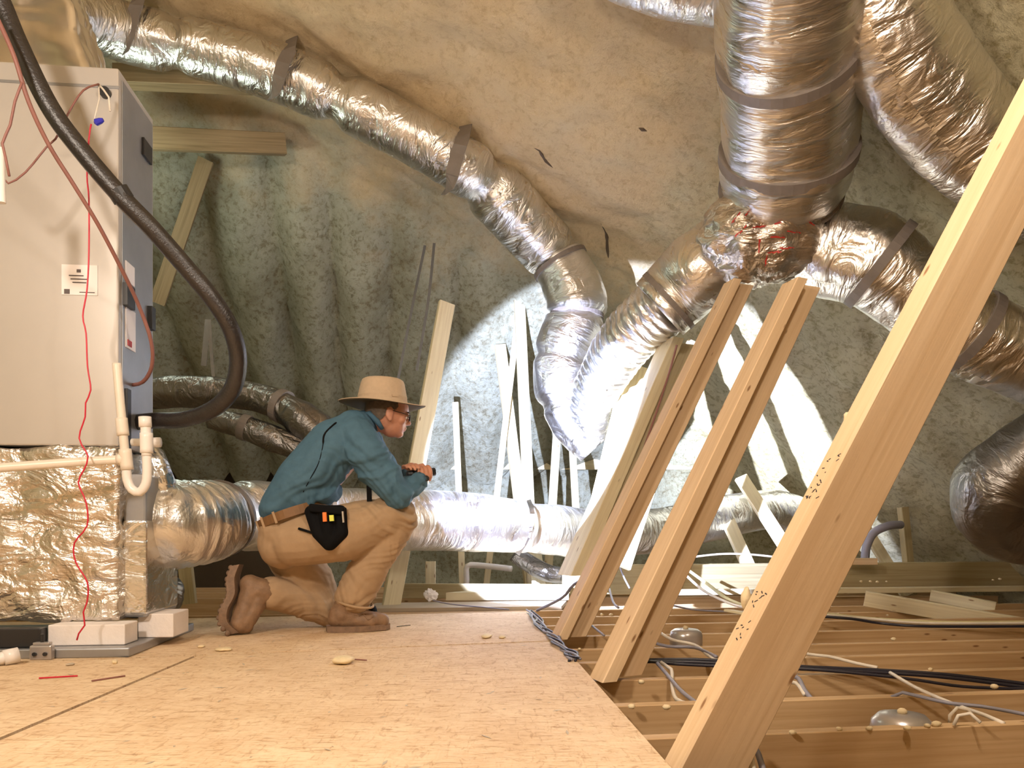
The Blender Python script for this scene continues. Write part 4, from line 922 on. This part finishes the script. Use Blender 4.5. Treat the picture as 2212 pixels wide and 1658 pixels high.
# tool pouch on the belt
PO = P(705, 1125, 3.38)
pg = [('c', [(P(672, 1105, 3.40), .028), (P(735, 1104, 3.40), .028), (P(738, 1150, 3.385), .030), (P(712, 1172, 3.385), .034), (P(688, 1150, 3.385), .030), (P(672, 1105, 3.40), .028)]),
      ('c', [(P(705, 1110, 3.385), .032), (P(710, 1160, 3.385), .036)])]
po, bv_p = blob('tool_pouch', pg, .005, M_NYL, ME, it=3)
def pen(px, py, m, w, h, lab): return obj('marker_pen', bar(P(px, py+h, 3.345), P(px-1, py, 3.345), w, .012, 0, .004), m, po, label=lab)
pen(702, 1106, M_ORG, .017, 20, 'orange pen'); pen(717, 1112, M_YEL, .019, 13, 'yellow pen')
obj('metal_clip', bar(P(742, 1128, 3.345), P(740, 1104, 3.345), .008, .008, 0, .002), M_MET, po)
obj('pouch_flap', box(P(708, 1100, 3.385), (.15, .07, .035), 0, .01, 0, .1), M_NYL, po)
obj('tool_handle', rod(P(645, 1141, 3.39), P(680, 1152, 3.37), .0055, 10), M_NYL, po)
sl = obj('camera_strap', bar(P(797, 1040, 3.50), P(798, 1082, 3.49), .022, .006, 0, .001), M_NYL, ME)
# watch
wv = (P(911, 1036, 3.59)-P(903, 1041, 3.575)).normalized()
wc = P(913, 1036, 3.588)
wt = obj('wrist_watch', sweep([wc-wv*.008, wc+wv*.008], .031, 24), M_MET, ME, smooth=True)
obj('watch_face', rod(wc+Vector((.018, -.026, .004)), wc+Vector((.021, -.031, .005)), .014, 18), M_BLK, wt)
# boots
def soles(pts, w, h, m, parent, up, side, nm='sole'):
    """sole under a foot line, with lugs"""
    path = spline([Vector(p) for p in pts], .012)[0]; V, Fc = [], []; n = len(path)
    for i, p in enumerate(path):
        t = i/(n-1); ww = w*(.72+.55*math.sin(math.pi*min(1, t*.9+.12))**1.2)*(1-.55*max(0, t-.85)/.15)
        for a_, b_ in ((-1, 0), (1, 0), (1, 1), (-1, 1)): V.append(p+side*ww/2*a_+up*h*b_)
    for i in range(n-1):
        for q in range(4): Fc.append((i*4+q, i*4+(q+1) % 4, i*4+4+(q+1) % 4, i*4+4+q))
    Fc += [(3, 2, 1, 0), tuple(4*(n-1)+q for q in range(4))]
    return V, Fc, path
Z = Vector((0, 0, 1))
bt1 = [('c', [(P(757, 1285, 3.60), .062), (P(742, 1322, 3.60), .052), (P(728, 1336, 3.59), .042)]), ('c', [(P(735, 1325, 3.595), .050), (P(790, 1336, 3.615), .042), (P(825, 1344, 3.63), .034)]),
       ('c', [(P(740, 1338, 3.595), .038), (P(800, 1343, 3.60), .036), (P(826, 1346, 3.65), .030)])]
bt1 = [(p[0], [(Vector((q[0].x, q[0].y, max(q[0].z, q[1]+.012))), q[1]) for q in p[1]]) for p in bt1]
b1, bvb = blob('boot', bt1, .005, M_BOOT, ME, it=3, disp=lambda v, n: .002*noise.noise(v*40))
g = soles([Vector((P(708, 1355, 3.60).x, 3.575, 0.001)), Vector((P(770, 1355, 3.6).x, 3.60, .001)), Vector((P(838, 1355, 3.6).x, 3.655, .004))], .092, .026, M_SOLE, ME, Z, Vector((-.28, .96, 0)))
s1 = obj('sole', g[:2], M_SOLE, b1)
lace = [on(bvb, x, y, .002) for x, y in ((775, 1330), (785, 1326), (795, 1338), (805, 1332))]
obj('laces', sweep(spline(lace, .01)[0], .003, 6), M_BOOT, b1, smooth=True)
obj('boot_tongue', wrinkled(P(805, 1322, 3.64), (.022, .03, .035), 16, .1, 3), M_NYL, b1, smooth=True)
# rear boot: toe on the deck, sole turned to the left
bt2 = [('c', [(P(590, 1282, 3.57), .060), (P(560, 1275, 3.535), .058), (P(540, 1262, 3.52), .046)]), ('c', [(P(545, 1265, 3.52), .046), (P(532, 1310, 3.50), .046), (P(518, 1345, 3.475), .042)]),
       ('c', [(P(560, 1290, 3.53), .046), (P(536, 1335, 3.49), .040), (P(522, 1350, 3.475), .036)]), ('c', [(P(518, 1350, 3.475), .036), (P(532, 1352, 3.48), .030)])]
b2, bvc = blob('boot', bt2, .005, M_BOOT, ME, it=3, disp=lambda v, n: .002*noise.noise(v*40))
upv = Vector((.96, .15, .2)).normalized()
g = soles([P(505, 1222, 3.53), P(496, 1250, 3.52), P(497, 1285, 3.50), P(481, 1318, 3.47), P(480, 1345, 3.465), P(500, 1369, 3.455)], .104, .034, M_SOLE, ME, upv, Vector((.12, -.98, .05)).normalized())
s2 = obj('sole', g[:2], M_SOLE, b2)
pth = g[2]; side = Vector((.12, -.98, .05)).normalized()
for i in range(1, len(pth)-1, 2):
    for s in (-1, 0, 1):
        if s == 0 and i % 4 == 1: continue
        obj('tread_lug', ball(pth[i]+side*s*.036-upv*.002, (.012, .015, .013), 8), M_SOLE, s2, smooth=True)
# torch: a thing of its own, held in the hands
TT = top('torch', 'small black torch held in the kneeling person\'s hands', 'torch', TC)
RQ = TU.to_track_quat('Z', 'Y').to_matrix()
obj('barrel', lathe(TC, [(.012, -.075), (.0155, -.072), (.0155, .030), (.019, .036), (.0195, .062)], 24, RQ), M_BLK, TT, smooth=True)
mt, nt_, bb = mat('torch_lens', (.9, .95, 1), .1); bb.inputs['Emission Color'].default_value = (.85, .9, 1, 1); bb.inputs['Emission Strength'].default_value = 20
obj('lens', lathe(TC, [(.0165, .0622), (.0165, .0635)], 24, RQ), mt, TT)
